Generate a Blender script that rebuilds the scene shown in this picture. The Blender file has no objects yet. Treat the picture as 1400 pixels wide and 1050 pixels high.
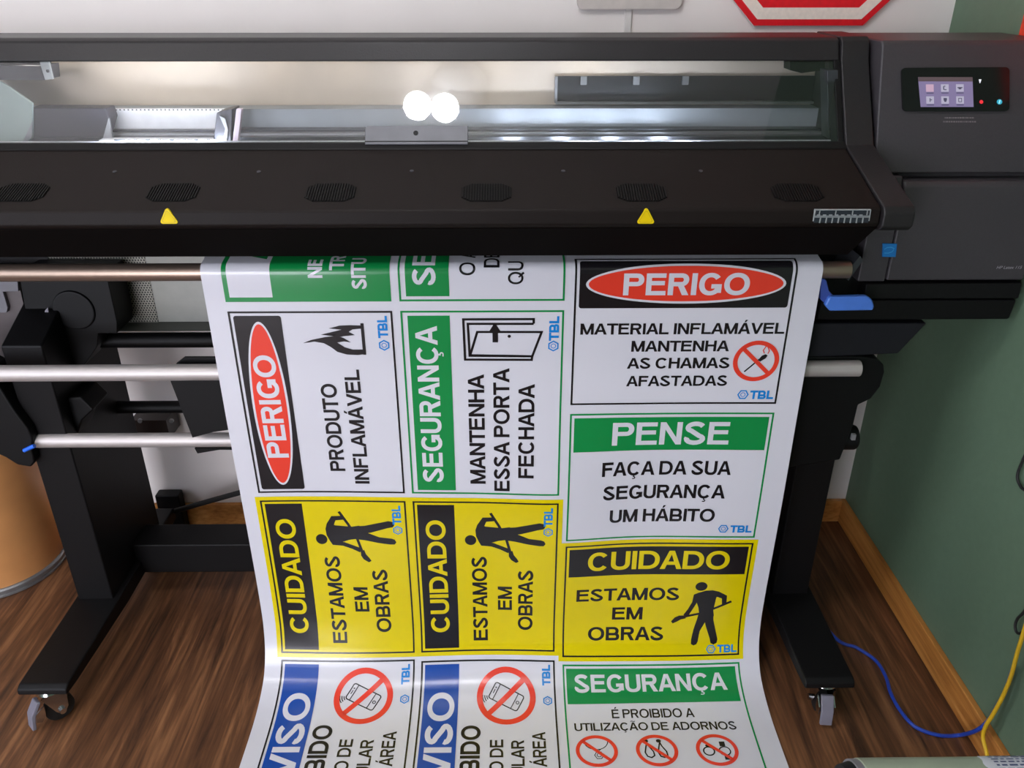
import bpy, bmesh, math, random
from mathutils import Vector, Matrix
random.seed(7)
scene = bpy.context.scene
COL = scene.collection

# ------------------------------------------------------------------ camera
F_PX = 1125.0
PITCH, YAW, CAM_H = math.radians(26.95), math.radians(0.6), 1.5
cam_data = bpy.data.cameras.new('camera')
cam_data.sensor_fit = 'HORIZONTAL'
cam_data.sensor_width = 36.0
cam_data.lens = 36.0 * F_PX / 1400.0
cam_data.clip_start = 0.02
cam = bpy.data.objects.new('camera', cam_data)
COL.objects.link(cam)
cam.location = (0, 0, CAM_H)
cam.rotation_euler = (math.pi / 2 - PITCH, 0, -YAW)
scene.camera = cam

# ------------------------------------------------------------------ world, exposure, large lights
world = bpy.data.worlds.new('world')
scene.world = world
world.use_nodes = True
world.node_tree.nodes['Background'].inputs[0].default_value = (0.62, 0.66, 0.75, 1)
world.node_tree.nodes['Background'].inputs[1].default_value = 0.0
vs = scene.view_settings
vs.view_transform = 'Standard'
vs.look = 'None'
vs.exposure = 0.2
vs.gamma = 1.0
vs.use_curve_mapping = False
BULB_STRENGTH = 105.0
TUBE_FILL_STRENGTH = 34.0
LED_STRENGTH = 20.0
SIDE_FILL_STRENGTH = 4.0
FRONT_FILL_STRENGTH = 12.0

# ------------------------------------------------------------------ materials
MATS = {}
def srgb(c):
    return tuple(((v / 255.0) / 12.92 if v / 255.0 <= 0.04045 else ((v / 255.0 + 0.055) / 1.055) ** 2.4) for v in c)

def mat(name, rgb, rough=0.5, metal=0.0, vary=0.06, scale=40.0, spec=0.5, bump=0.0, stretch=None, emit=0.0, coat=0.0):
    if name in MATS:
        return MATS[name]
    m = bpy.data.materials.new(name)
    m.use_nodes = True
    nt = m.node_tree
    b = nt.nodes['Principled BSDF']
    col = srgb(rgb)
    tc = nt.nodes.new('ShaderNodeTexCoord')
    mp = nt.nodes.new('ShaderNodeMapping')
    if stretch:
        mp.inputs['Scale'].default_value = stretch
    nt.links.new(tc.outputs['Object'], mp.inputs['Vector'])
    no = nt.nodes.new('ShaderNodeTexNoise')
    no.inputs['Scale'].default_value = scale
    no.inputs['Detail'].default_value = 3
    nt.links.new(mp.outputs['Vector'], no.inputs['Vector'])
    rp = nt.nodes.new('ShaderNodeValToRGB')
    rp.color_ramp.elements[0].position = 0.3
    rp.color_ramp.elements[1].position = 0.7
    rp.color_ramp.elements[0].color = tuple(max(0, v * (1 - vary)) for v in col) + (1,)
    rp.color_ramp.elements[1].color = tuple(min(1, v * (1 + vary)) for v in col) + (1,)
    nt.links.new(no.outputs['Fac'], rp.inputs['Fac'])
    nt.links.new(rp.outputs['Color'], b.inputs['Base Color'])
    b.inputs['Roughness'].default_value = rough
    b.inputs['Metallic'].default_value = metal
    b.inputs['Specular IOR Level'].default_value = spec
    b.inputs['Coat Weight'].default_value = coat
    if bump:
        bp = nt.nodes.new('ShaderNodeBump')
        bp.inputs['Strength'].default_value = bump
        bp.inputs['Distance'].default_value = 0.002
        nt.links.new(no.outputs['Fac'], bp.inputs['Height'])
        nt.links.new(bp.outputs['Normal'], b.inputs['Normal'])
    if emit:
        b.inputs['Emission Color'].default_value = col + (1,)
        b.inputs['Emission Strength'].default_value = emit
    MATS[name] = m
    return m

def wood_mat(name, dark, mid, light, sx, sy, sz, rough=0.45, planks=False):
    m = bpy.data.materials.new(name)
    m.use_nodes = True
    nt = m.node_tree
    b = nt.nodes['Principled BSDF']
    tc = nt.nodes.new('ShaderNodeTexCoord')
    mp = nt.nodes.new('ShaderNodeMapping')
    mp.inputs['Scale'].default_value = (sx, sy, sz)
    nt.links.new(tc.outputs['Object'], mp.inputs['Vector'])
    n1 = nt.nodes.new('ShaderNodeTexNoise')
    n1.inputs['Scale'].default_value = 1.0
    n1.inputs['Detail'].default_value = 8
    n1.inputs['Roughness'].default_value = 0.62
    n1.inputs['Distortion'].default_value = 1.1
    nt.links.new(mp.outputs['Vector'], n1.inputs['Vector'])
    mp2 = nt.nodes.new('ShaderNodeMapping')
    mp2.inputs['Scale'].default_value = (sx * 4.5, sy * 2.2, sz * 4.5)
    nt.links.new(tc.outputs['Object'], mp2.inputs['Vector'])
    n2 = nt.nodes.new('ShaderNodeTexNoise')
    n2.inputs['Scale'].default_value = 1.0
    n2.inputs['Detail'].default_value = 4
    nt.links.new(mp2.outputs['Vector'], n2.inputs['Vector'])
    mx = nt.nodes.new('ShaderNodeMath')
    mx.operation = 'MULTIPLY_ADD'
    nt.links.new(n2.outputs['Fac'], mx.inputs[0])
    mx.inputs[1].default_value = 0.55
    nt.links.new(n1.outputs['Fac'], mx.inputs[2])
    rp = nt.nodes.new('ShaderNodeValToRGB')
    e = rp.color_ramp.elements
    e[0].position = 0.56
    e[0].color = srgb(dark) + (1,)
    e[1].position = 1.02
    e[1].color = srgb(light) + (1,)
    k = e.new(0.78)
    k.color = srgb(mid) + (1,)
    nt.links.new(mx.outputs[0], rp.inputs['Fac'])
    nt.links.new(rp.outputs['Color'], b.inputs['Base Color'])
    b.inputs['Roughness'].default_value = rough
    b.inputs['Specular IOR Level'].default_value = 0.35
    bp = nt.nodes.new('ShaderNodeBump')
    bp.inputs['Strength'].default_value = 0.15
    bp.inputs['Distance'].default_value = 0.001
    nt.links.new(mx.outputs[0], bp.inputs['Height'])
    nt.links.new(bp.outputs['Normal'], b.inputs['Normal'])
    MATS[name] = m
    return m

def emission_mat(name, rgb, strength, base=0.04):
    m = bpy.data.materials.new(name)
    m.use_nodes = True
    nt = m.node_tree
    b = nt.nodes['Principled BSDF']
    b.inputs['Base Color'].default_value = (base, base, base, 1)
    b.inputs['Roughness'].default_value = 0.3
    b.inputs['Emission Color'].default_value = srgb(rgb) + (1,)
    b.inputs['Emission Strength'].default_value = strength
    MATS[name] = m
    return m

def glass_mat(name, tint=(0.985, 0.985, 0.985), rough=0.02, refl=1.0):
    # thin clear sheet: fresnel reflection over a see-through body
    m = bpy.data.materials.new(name)
    m.use_nodes = True
    nt = m.node_tree
    nt.nodes.remove(nt.nodes['Principled BSDF'])
    out = nt.nodes['Material Output']
    tr = nt.nodes.new('ShaderNodeBsdfTransparent')
    tr.inputs[0].default_value = tint + (1,)
    gl = nt.nodes.new('ShaderNodeBsdfGlossy')
    gl.inputs['Roughness'].default_value = rough
    fr = nt.nodes.new('ShaderNodeFresnel')
    fr.inputs[0].default_value = 1.5
    mx = nt.nodes.new('ShaderNodeMixShader')
    nt.links.new(fr.outputs[0], mx.inputs[0])
    nt.links.new(tr.outputs[0], mx.inputs[1])
    nt.links.new(gl.outputs[0], mx.inputs[2])
    nt.links.new(mx.outputs[0], out.inputs[0])
    MATS[name] = m
    return m

def perforated_mat(name, sheet, hole, pitch):
    m = mat(name, sheet, 0.4, 0.3)
    nt = m.node_tree
    b = nt.nodes['Principled BSDF']
    tc = nt.nodes.new('ShaderNodeTexCoord')
    sp = nt.nodes.new('ShaderNodeSeparateXYZ')
    nt.links.new(tc.outputs['Object'], sp.inputs[0])
    def math_n(op, a, bb=None, c=None):
        n = nt.nodes.new('ShaderNodeMath'); n.operation = op
        for i, v in enumerate((a, bb, c)):
            if v is None: continue
            if isinstance(v, (int, float)): n.inputs[i].default_value = v
            else: nt.links.new(v, n.inputs[i])
        return n.outputs[0]
    row = math_n('FLOOR', math_n('DIVIDE', sp.outputs['Z'], pitch * 0.866))
    odd = math_n('MULTIPLY', math_n('FRACT', math_n('MULTIPLY', row, 0.5)), 1.0)
    u = math_n('SUBTRACT', math_n('FRACT', math_n('ADD', math_n('DIVIDE', sp.outputs['X'], pitch), odd)), 0.5)
    v = math_n('SUBTRACT', math_n('FRACT', math_n('DIVIDE', sp.outputs['Z'], pitch * 0.866)), 0.5)
    d = math_n('SQRT', math_n('ADD', math_n('MULTIPLY', u, u), math_n('MULTIPLY', math_n('MULTIPLY', v, v), 0.75)))
    f = math_n('LESS_THAN', d, 0.31)
    mx = nt.nodes.new('ShaderNodeMix'); mx.data_type = 'RGBA'
    nt.links.new(f, mx.inputs[0])
    mx.inputs[6].default_value = srgb(sheet) + (1,)
    mx.inputs[7].default_value = srgb(hole) + (1,)
    nt.links.new(mx.outputs[2], b.inputs['Base Color'])
    return m

M_PLASTIC = mat('dark_printer_plastic', (34, 32, 33), 0.42, spec=.28, vary=0.05, scale=300, bump=0.12)
M_HOOD = mat('brown_black_hood_plastic', (25, 20, 18), 0.5, spec=.12, vary=0.05, scale=400, bump=0.12)
M_MODULE = mat('charcoal_module_plastic', (58, 55, 58), 0.45, spec=.4, vary=0.05, scale=300, bump=0.15)
M_BLACK = mat('black_plastic', (8, 8, 9), 0.5, spec=.25, vary=0.1)
M_LEG = mat('black_powder_coat', (14, 13, 14), 0.5, spec=.22, vary=0.08, scale=200, bump=0.1)
M_GRILLE = mat('grille_black', (6, 6, 6), 0.7, spec=.1)
M_STEEL = mat('brushed_aluminium', (196, 189, 186), 0.5, 0.55, vary=0.05, scale=8, stretch=(1, 60, 60))
M_STEEL2 = mat('galvanised_steel', (150, 152, 154), 0.38, 0.7, vary=0.08, scale=30)
M_DARKSTEEL = mat('dark_steel', (70, 72, 76), 0.35, 0.6, vary=0.08, scale=30)
M_BEIGE = mat('beige_sheet_metal', (216, 203, 186), 0.5, 0.0, vary=0.02)
M_GREYSHEET = mat('grey_sheet_metal', (166, 166, 158), 0.5, 0.1, vary=0.04)
M_PERF = perforated_mat('perforated_grey_sheet', (150, 148, 138), (28, 28, 26), 0.0062)
M_CHROME = mat('chrome', (200, 200, 205), 0.15, 1.0, vary=0.03)
M_GREYPED = mat('grey_pedal_plastic', (118, 116, 128), 0.45)
M_RUBBER = mat('black_rubber', (18, 18, 18), 0.6)
M_WHITEPL = mat('white_plastic', (240, 242, 245), 0.4)
M_BLUELEVER = mat('blue_lever_plastic', (72, 118, 205), 0.4)
M_YELLOW = mat('warning_yellow', (222, 194, 0), 0.5, spec=.2)
M_YELLOWD = mat('warning_yellow_deep', (186, 160, 0), 0.4)
M_GLASS = glass_mat('clear_window_pane')
M_GREENGREY = mat('grey_green_cover', (150, 165, 160), 0.4, vary=0.04)

# ------------------------------------------------------------------ building helpers
def link(name, bm, m, parent=None, bevel=0.0, smooth=False, seg=2, angle=30, solid=0.0):
    me = bpy.data.meshes.new(name)
    bmesh.ops.recalc_face_normals(bm, faces=bm.faces)
    bm.to_mesh(me)
    bm.free()
    o = bpy.data.objects.new(name, me)
    COL.objects.link(o)
    for mm in (m if isinstance(m, (list, tuple)) else [m]):
        me.materials.append(mm)
    if parent:
        o.parent = parent
        o.matrix_parent_inverse = Matrix.Translation(-abs_loc(parent))
    if smooth or bevel:
        for p in me.polygons:
            p.use_smooth = True
        try:
            me.set_sharp_from_angle(angle=math.radians(angle))
        except Exception:
            pass
    if bevel:
        bv = o.modifiers.new('bevel', 'BEVEL')
        bv.width = bevel
        bv.segments = seg
        bv.limit_method = 'ANGLE'
        bv.angle_limit = math.radians(25)
        bv.harden_normals = True
    return o

def abs_loc(o):
    v = Vector(o.location)
    p = o.parent
    while p:
        v = v + Vector(p.location)
        p = p.parent
    return v if o.type == 'EMPTY' else Vector((0, 0, 0))

def empty(name, loc):
    o = bpy.data.objects.new(name, None)
    COL.objects.link(o)
    o.location = loc
    o.empty_display_size = 0.05
    return o

def tag(o, label=None, cat=None, group=None, kind=None):
    if label: o['label'] = label
    if cat: o['category'] = cat
    if group: o['group'] = group
    if kind: o['kind'] = kind
    return o

def add_box(bm, x0, x1, y0, y1, z0, z1):
    vs_ = [bm.verts.new((x, y, z)) for x in (x0, x1) for y in (y0, y1) for z in (z0, z1)]
    for f in ((0, 1, 3, 2), (4, 6, 7, 5), (0, 4, 5, 1), (2, 3, 7, 6), (0, 2, 6, 4), (1, 5, 7, 3)):
        bm.faces.new([vs_[i] for i in f])
    return vs_

def box(name, x0, x1, y0, y1, z0, z1, m, parent=None, bevel=0.0):
    bm = bmesh.new()
    add_box(bm, x0, x1, y0, y1, z0, z1)
    return link(name, bm, m, parent, bevel)

def add_extrude(bm, a, b):
    # a, b: matching rings of 3-D points
    va = [bm.verts.new(p) for p in a]
    vb = [bm.verts.new(p) for p in b]
    n = len(a)
    bm.faces.new(va)
    bm.faces.new(vb[::-1])
    for i in range(n):
        bm.faces.new((va[i], vb[i], vb[(i + 1) % n], va[(i + 1) % n]))

def prism_x(name, yz, x0, x1, m, parent=None, bevel=0.0):
    bm = bmesh.new()
    add_extrude(bm, [(x0, y, z) for y, z in yz], [(x1, y, z) for y, z in yz])
    return link(name, bm, m, parent, bevel)

def prism_y(name, xz, y0, y1, m, parent=None, bevel=0.0):
    bm = bmesh.new()
    add_extrude(bm, [(x, y0, z) for x, z in xz], [(x, y1, z) for x, z in xz])
    return link(name, bm, m, parent, bevel)

def add_cyl(bm, p, q, r, r2=None, seg=28, caps=True):
    p, q = Vector(p), Vector(q)
    d = (q - p).normalized()
    a = d.orthogonal().normalized()
    b = d.cross(a)
    r2 = r if r2 is None else r2
    ra = [bm.verts.new(p + (a * math.cos(t) + b * math.sin(t)) * r) for t in [2 * math.pi * i / seg for i in range(seg)]]
    rb = [bm.verts.new(q + (a * math.cos(t) + b * math.sin(t)) * r2) for t in [2 * math.pi * i / seg for i in range(seg)]]
    for i in range(seg):
        bm.faces.new((ra[i], ra[(i + 1) % seg], rb[(i + 1) % seg], rb[i]))
    if caps:
        bm.faces.new(ra[::-1])
        bm.faces.new(rb)

def cyl(name, p, q, r, m, parent=None, r2=None, seg=32, bevel=0.0):
    bm = bmesh.new()
    add_cyl(bm, p, q, r, r2, seg)
    return link(name, bm, m, parent, bevel, smooth=True)

def add_tube(bm, pts, r, seg=10):
    pts = [Vector(p) for p in pts]
    rings = []
    up = Vector((0, 0, 1))
    prev = None
    for i, p in enumerate(pts):
        d = (pts[min(i + 1, len(pts) - 1)] - pts[max(i - 1, 0)]).normalized()
        if prev is None:
            a = d.orthogonal().normalized()
        else:
            a = (prev - d * prev.dot(d)).normalized()
        prev = a
        b = d.cross(a)
        rings.append([bm.verts.new(p + (a * math.cos(t) + b * math.sin(t)) * r) for t in [2 * math.pi * k / seg for k in range(seg)]])
    for r0, r1 in zip(rings, rings[1:]):
        for k in range(seg):
            bm.faces.new((r0[k], r0[(k + 1) % seg], r1[(k + 1) % seg], r1[k]))
    bm.faces.new(rings[0][::-1])
    bm.faces.new(rings[-1])

def smooth_path(ctl, n=10):
    ctl = [Vector(c) for c in ctl]
    out = []
    for i in range(len(ctl) - 1):
        p0, p1, p2, p3 = ctl[max(i - 1, 0)], ctl[i], ctl[i + 1], ctl[min(i + 2, len(ctl) - 1)]
        for k in range(n):
            t = k / n
            out.append(0.5 * ((2 * p1) + (p2 - p0) * t + (2 * p0 - 5 * p1 + 4 * p2 - p3) * t * t + (3 * p1 - p0 - 3 * p2 + p3) * t ** 3))
    out.append(ctl[-1])
    return out

def cable(name, ctl, r, m, parent=None):
    bm = bmesh.new()
    add_tube(bm, smooth_path(ctl), r)
    return link(name, bm, m, parent, smooth=True)

def lathe(bm, prof, centre, seg=48):
    # prof: (radius, z) open profile turned about a vertical axis
    rings = []
    for r, z in prof:
        rings.append([bm.verts.new((centre[0] + r * math.cos(2 * math.pi * i / seg), centre[1] + r * math.sin(2 * math.pi * i / seg), centre[2] + z)) for i in range(seg)])
    for a, b in zip(rings, rings[1:]):
        for i in range(seg):
            bm.faces.new((a[i], a[(i + 1) % seg], b[(i + 1) % seg], b[i]))
    bm.faces.new(rings[0][::-1])
    bm.faces.new(rings[-1])

# camera ray through a point of the 1400 x 1050 frame, met with a plane of the room: used to lay out the survey points below
_f = Vector((math.sin(YAW) * math.cos(PITCH), math.cos(YAW) * math.cos(PITCH), -math.sin(PITCH)))
_r = Vector((math.cos(YAW), -math.sin(YAW), 0))
_u = _r.cross(_f)
def ray(px, py):
    return _f + _r * ((px - 700) / F_PX) + _u * ((525 - py) / F_PX)
def at(px, py, Y):
    v = ray(px, py)
    p = v * (Y / v.y)
    return Vector((p.x, p.y, p.z + CAM_H))
def on_floor(px, py, z=0.0):
    v = ray(px, py)
    p = v * ((z - CAM_H) / v.z)
    return Vector((p.x, p.y, z))
def on_wall(px, py, X):
    v = ray(px, py)
    p = v * (X / v.x)
    return Vector((X, p.y, p.z + CAM_H))
def on_plane(px, py, P0, n):
    v = ray(px, py)
    t = (P0 - Vector((0, 0, CAM_H))).dot(n) / v.dot(n)
    return Vector((0, 0, CAM_H)) + v * t
def xz(pts, Y):
    return [(at(x, y, Y).x, at(x, y, Y).z) for x, y in pts]

# flat lettering: a plain grotesque alphabet drawn from strokes. Baseline 0, capital height 1; `weight` is the stem width.
def _quad_path(pts, w):
    L, Rr = [], []
    p = [Vector((a, b)) for a, b in pts]
    n = len(p)
    for i in range(n):
        d1 = (p[i] - p[i - 1]).normalized() if i else (p[1] - p[0]).normalized()
        d2 = (p[i + 1] - p[i]).normalized() if i < n - 1 else d1
        t = (d1 + d2).normalized()
        nn = Vector((-t.y, t.x)) * (w / 2 / max(.5, t.dot(d1)))
        L.append(p[i] + nn); Rr.append(p[i] - nn)
    return [[tuple(L[i]), tuple(L[i + 1]), tuple(Rr[i + 1]), tuple(Rr[i])] for i in range(n - 1)]
def _band(cx, cy, rx, ry, wx, wy, a0, a1, n=18, e=2.35):
    # piece of a superelliptic ring from angle a0 to a1 (degrees)
    def pt(a, qx, qy):
        c, s = math.cos(math.radians(a)), math.sin(math.radians(a))
        return (cx + qx * math.copysign(abs(c) ** (2 / e), c), cy + qy * math.copysign(abs(s) ** (2 / e), s))
    A = [a0 + (a1 - a0) * k / n for k in range(n + 1)]
    return [[pt(A[k], rx, ry), pt(A[k + 1], rx, ry), pt(A[k + 1], rx - wx, ry - wy), pt(A[k], rx - wx, ry - wy)] for k in range(n)]
def _rc(x0, y0, x1, y1):
    return [[(x0, y0), (x1, y0), (x1, y1), (x0, y1)]]
def glyph(ch, w):
    h = w * .86     # horizontals a little thinner
    base = {'Ç': 'C', 'Á': 'A', 'Ã': 'A', 'É': 'E'}.get(ch, ch)
    q, W = [], .8
    if base == 'A':
        W = .78 + w; a = w * 1.08; m = W / 2
        q += [[(0, 0), (a, 0), (m + a * .0 + .02, .86), (m - a * .52, 1)], [(W, 0), (W - a, 0), (m - .02, .86), (m + a * .52, 1)], [(m - a * .52, 1), (m + a * .52, 1), (m + .03, .80), (m - .03, .80)]]
        y0 = .23
        xl = lambda y: (m - .0) * y / .98
        q += [[(xl(y0) + a * .5, y0), (W - xl(y0) - a * .5, y0), (W - xl(y0 + h) - a * .5, y0 + h), (xl(y0 + h) + a * .5, y0 + h)]]
    elif base == 'B':
        W = .68 + w
        q += _rc(0, 0, w, 1)
        for y0, y1, x in ((0, .55, W), (.55 - h, 1, W - .05)):
            r = (y1 - y0) / 2; cx = x - r * 1.05
            q += _rc(w, y0, cx, y0 + h) + _rc(w, y1 - h, cx, y1) + _band(cx, y0 + r, r * 1.05, r, w, h, -90, 90, 14, 2.1)
    elif base in 'CG':
        W = .76 + w * .95; cx, rx = W / 2, W / 2
        q += _band(cx, .5, rx, .515, w, h, 38, 322 if base == 'C' else 332, 30, 2.15)
        if base == 'G':
            q += _rc(W - w - .02, .10, W - .01, .50) + _rc(cx + .04, .50 - h, W - .01, .50)
    elif base == 'D':
        W = .74 + w; cx = W * .44
        q += _rc(0, 0, w, 1) + _rc(w, 0, cx, h) + _rc(w, 1 - h, cx, 1) + _band(cx, .5, W - cx, .5, w, h, -90, 90, 22, 2.2)
    elif base == 'E':
        W = .62 + w
        q += _rc(0, 0, w, 1) + _rc(w, 0, W, h) + _rc(w, 1 - h, W - .02, 1) + _rc(w, .46, W - .06, .46 + h)
    elif base == 'F':
        W = .58 + w
        q += _rc(0, 0, w, 1) + _rc(w, 1 - h, W, 1) + _rc(w, .43, W - .08, .43 + h)
    elif base == 'H':
        W = .66 + w
        q += _rc(0, 0, w, 1) + _rc(W - w, 0, W, 1) + _rc(w, .45, W - w, .45 + h)
    elif base == 'I':
        W = w
        q += _rc(0, 0, w, 1)
    elif base == 'J':
        W = .5
        q += _rc(W - w, .3, W, 1) + _band(W / 2, .3, W / 2, .31, w, h, 180, 360, 14)
    elif base == 'L':
        W = .54 + w
        q += _rc(0, 0, w, 1) + _rc(w, 0, W, h)
    elif base == 'M':
        W = .76 + w * 1.3; m = W / 2
        q += _rc(0, 0, w, 1) + _rc(W - w, 0, W, 1)
        q += [[(0, 1), (w * 1.15, 1), (m + w * .42, 0), (m - w * .42, 0)], [(W, 1), (W - w * 1.15, 1), (m - w * .42, 0), (m + w * .42, 0)]]
    elif base == 'N':
        W = .66 + w
        q += _rc(0, 0, w, 1) + _rc(W - w, 0, W, 1) + [[(0, 1), (w * 1.02, 1), (W, 0), (W - w * 1.02, 0)]]
    elif base in 'OQ':
        W = .86 + w
        q += _band(W / 2, .5, W / 2, .515, w, h, 0, 360, 40, 2.12)
        if base == 'Q':
            q += [[(W * .52, .26), (W * .62, .34), (W * 1.0, .02), (W * .90, -.09)]]
    elif base in 'PR':
        W = .64 + w; r = .29
        y1, y0 = 1, .42 - (0 if base == 'P' else .01); r = (y1 - y0) / 2; cx = W - r * 1.05
        q += _rc(0, 0, w, 1) + _rc(w, y0, cx, y0 + h) + _rc(w, y1 - h, cx, y1) + _band(cx, y0 + r, r * 1.05, r, w, h, -90, 90, 16, 2.1)
        if base == 'R':
            W += .03
            q += [[(W * .42, y0 + h * .5), (W * .42 + w * 1.05, y0 + h * .6), (W, 0), (W - w * 1.22, 0)]]
    elif base == 'S':
        W = .66 + w * .9; r = .5 - h / 2
        rx = W / 2 - w / 2; cx = W / 2
        top, bot = .745, .255
        ry = (1.015 - h / 2) - top
        P = []
        for k in range(13):
            a = math.radians(22 + (238 - 22) * k / 12)
            P.append((cx + rx * .94 * math.cos(a), top + ry * math.sin(a) * (1 if math.sin(a) > 0 else .86)))
        for k in range(13):
            a = math.radians(58 - (58 + 202) * k / 12)
            P.append((cx + rx * math.cos(a), bot + ry * math.sin(a) * (1 if math.sin(a) < 0 else .86)))
        q += _quad_path(P, (w + h) / 2)
    elif base == 'T':
        W = .66 + w
        q += _rc(0, 1 - h, W, 1) + _rc(W / 2 - w / 2, 0, W / 2 + w / 2, 1 - h)
    elif base == 'U':
        W = .66 + w
        q += _rc(0, .36, w, 1) + _rc(W - w, .36, W, 1) + _band(W / 2, .36, W / 2, .375, w, h, 180, 360, 20, 2.3)
    elif base == 'V':
        W = .74 + w; m = W / 2; a = w * 1.06
        q += [[(0, 1), (a, 1), (m + a * .45, 0), (m - a * .45, 0)], [(W, 1), (W - a, 1), (m - a * .45, 0), (m + a * .45, 0)]]
    elif base == 'Z':
        W = .62 + w
        q += _rc(0, 0, W, h) + _rc(0.02, 1 - h, W, 1) + [[(0, h), (w * 1.2, h), (W, 1 - h), (W - w * 1.2, 1 - h)]]
    m = W / 2
    if ch == 'Ç':
        q += _rc(m - .04, -.12, m + .05, .02) + _band(m, -.16, .14, .10, .07, .06, -140, 90, 10)
    elif ch in 'ÁÉ':
        q += [[(m - .06, 1.07), (m + .05, 1.07), (m + .20, 1.27), (m + .02, 1.27)]]
    elif ch == 'Ã':
        q += _quad_path([(m - .24, 1.10), (m - .16, 1.18), (m - .06, 1.17), (m + .06, 1.12), (m + .16, 1.11), (m + .24, 1.19)], .07)
    return q, W
_TXT = {}
def text_quads(body, weight):
    if (body, weight) in _TXT:
        return _TXT[(body, weight)]
    x, out = 0.0, []
    for i, ch in enumerate(body):
        if ch == ' ':
            x += .30
            continue
        q, W = glyph(ch, weight)
        out += [[(x + a, b) for a, b in f] for f in q]
        nxt = body[i + 1] if i + 1 < len(body) else ' '
        gap = .125 - weight * .15
        if (ch in 'AÃÁ' and nxt in 'VT') or (ch in 'VTF' and nxt in 'AÁÃ') or (ch + nxt in ('LA', 'LT')) :
            gap -= .10
        elif ch in 'AÁÃVT' or nxt in 'AÁÃVT':
            gap -= .06
        x += W + gap
    xs_ = [a for f in out for a, b in f]
    x0, x1 = min(xs_), max(xs_)
    out = [[(a - x0, b) for a, b in f] for f in out]
    _TXT[(body, weight)] = (out, x1 - x0)
    return _TXT[(body, weight)]

# small mixed-case lettering from the built-in outline font
_FONT = {}
def text_tris(body, weight=0.0):
    key = (body, weight)
    if key in _FONT:
        return _FONT[key]
    def raw(s):
        cu = bpy.data.curves.new('t', 'FONT')
        cu.body = s
        cu.size = 1.0
        cu.offset = weight
        cu.resolution_u = 4
        cu.dimensions = '2D'
        cu.fill_mode = 'FRONT'
        o = bpy.data.objects.new('t', cu)
        COL.objects.link(o)
        dg = bpy.context.evaluated_depsgraph_get()
        me = bpy.data.meshes.new_from_object(o.evaluated_get(dg))
        bpy.data.objects.remove(o)
        bpy.data.curves.remove(cu)
        me.calc_loop_triangles()
        vs_ = [(v.co.x, v.co.y) for v in me.vertices]
        tr = [tuple(t.vertices) for t in me.loop_triangles]
        bpy.data.meshes.remove(me)
        return vs_, tr
    hv, _ = raw('H')
    y0, y1 = min(v[1] for v in hv), max(v[1] for v in hv)
    v, t = raw(body)
    x0 = min(p[0] for p in v)
    v = [((p[0] - x0) / (y1 - y0), (p[1] - y0) / (y1 - y0)) for p in v]
    w = max(p[0] for p in v)
    _FONT[key] = (v, t, w)
    return _FONT[key]

def add_text(bm, body, org, ex, ey, width, cap, weight=0.0, mi=0):
    v, t, w = text_tris(body, weight)
    sx = (width / w) if width else cap
    vv = [bm.verts.new(org + ex * (x * sx) + ey * (y * cap)) for x, y in v]
    for tri in t:
        try:
            f = bm.faces.new([vv[i] for i in tri])
            f.material_index = mi
        except ValueError:
            pass

# ------------------------------------------------------------------ the room
XW, YW, ZC = 1.022, 2.035, 2.72
XL, YF = -2.35, -2.2
M_WALLW = mat('white_wall_paint', (234, 227, 223), 0.6, vary=0.015, scale=6, bump=0.05)
M_WALLG = mat('sage_green_wall_paint', (94, 117, 95), 0.55, vary=0.04, scale=60, bump=0.25)
M_CEIL = mat('white_ceiling_paint', (232, 230, 226), 0.7, vary=0.01)
M_FLOOR = wood_mat('brown_wood_floor', (56, 36, 24), (98, 64, 41), (138, 96, 63), 24, 1.9, 24)
M_BASE = wood_mat('orange_brown_baseboard_wood', (150, 92, 40), (186, 124, 60), (206, 146, 80), 12, 2.2, 30)

def struct(name, x0, x1, y0, y1, z0, z1, m, bevel=0.0):
    o = box(name, x0, x1, y0, y1, z0, z1, m, bevel=bevel)
    o['kind'] = 'structure'
    return o

struct('floor', XL - .1, XW + .1, YF - .1, YW + .1, -0.1, 0, M_FLOOR)
struct('ceiling', XL - .1, XW + .1, YF - .1, YW + .1, ZC, ZC + .1, M_CEIL)
struct('wall_back', XL, XW, YW, YW + .1, 0, ZC, M_WALLW)
struct('wall_right', XW, XW + .1, YF, YW + .1, 0, ZC, M_WALLG)
struct('wall_left', XL - .1, XL, YF, YW + .1, 0, ZC, M_WALLG)
struct('wall_front', XL, XW, YF - .1, YF, 0, ZC, M_WALLG)
struct('baseboard_back', XL, XW - .014, YW - .014, YW, 0, 0.075, M_BASE, 0.002)
struct('baseboard_right', XW - .014, XW, YF, YW, 0, 0.075, M_BASE, 0.002)
struct('trim_1', 0.276, 0.292, YW - .005, YW, 0.075, ZC, mat('white_batten', (216, 211, 208), 0.5), 0.001)
# unseen window added in the left wall, its glow fills the left side
bm = bmesh.new()
wy0, wy1, wz0, wz1 = -0.60, 1.00, .70, 2.10
for a_, b_, c_, d_ in ((wy0 - .06, wy1 + .06, wz0 - .06, wz0), (wy0 - .06, wy1 + .06, wz1, wz1 + .06), (wy0 - .06, wy0, wz0, wz1), (wy1, wy1 + .06, wz0, wz1), ((wy0 + wy1) / 2 - .025, (wy0 + wy1) / 2 + .025, wz0, wz1)):
    add_box(bm, XL, XL + .03, a_, b_, c_, d_)
win = link('fill_window_1', bm, M_WHITEPL)
win['kind'] = 'structure'
box('window_fill_light', XL, XL + .008, wy0, wy1, wz0, wz1, emission_mat('side_fill_glow', (232, 236, 255), SIDE_FILL_STRENGTH), win)
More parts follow.
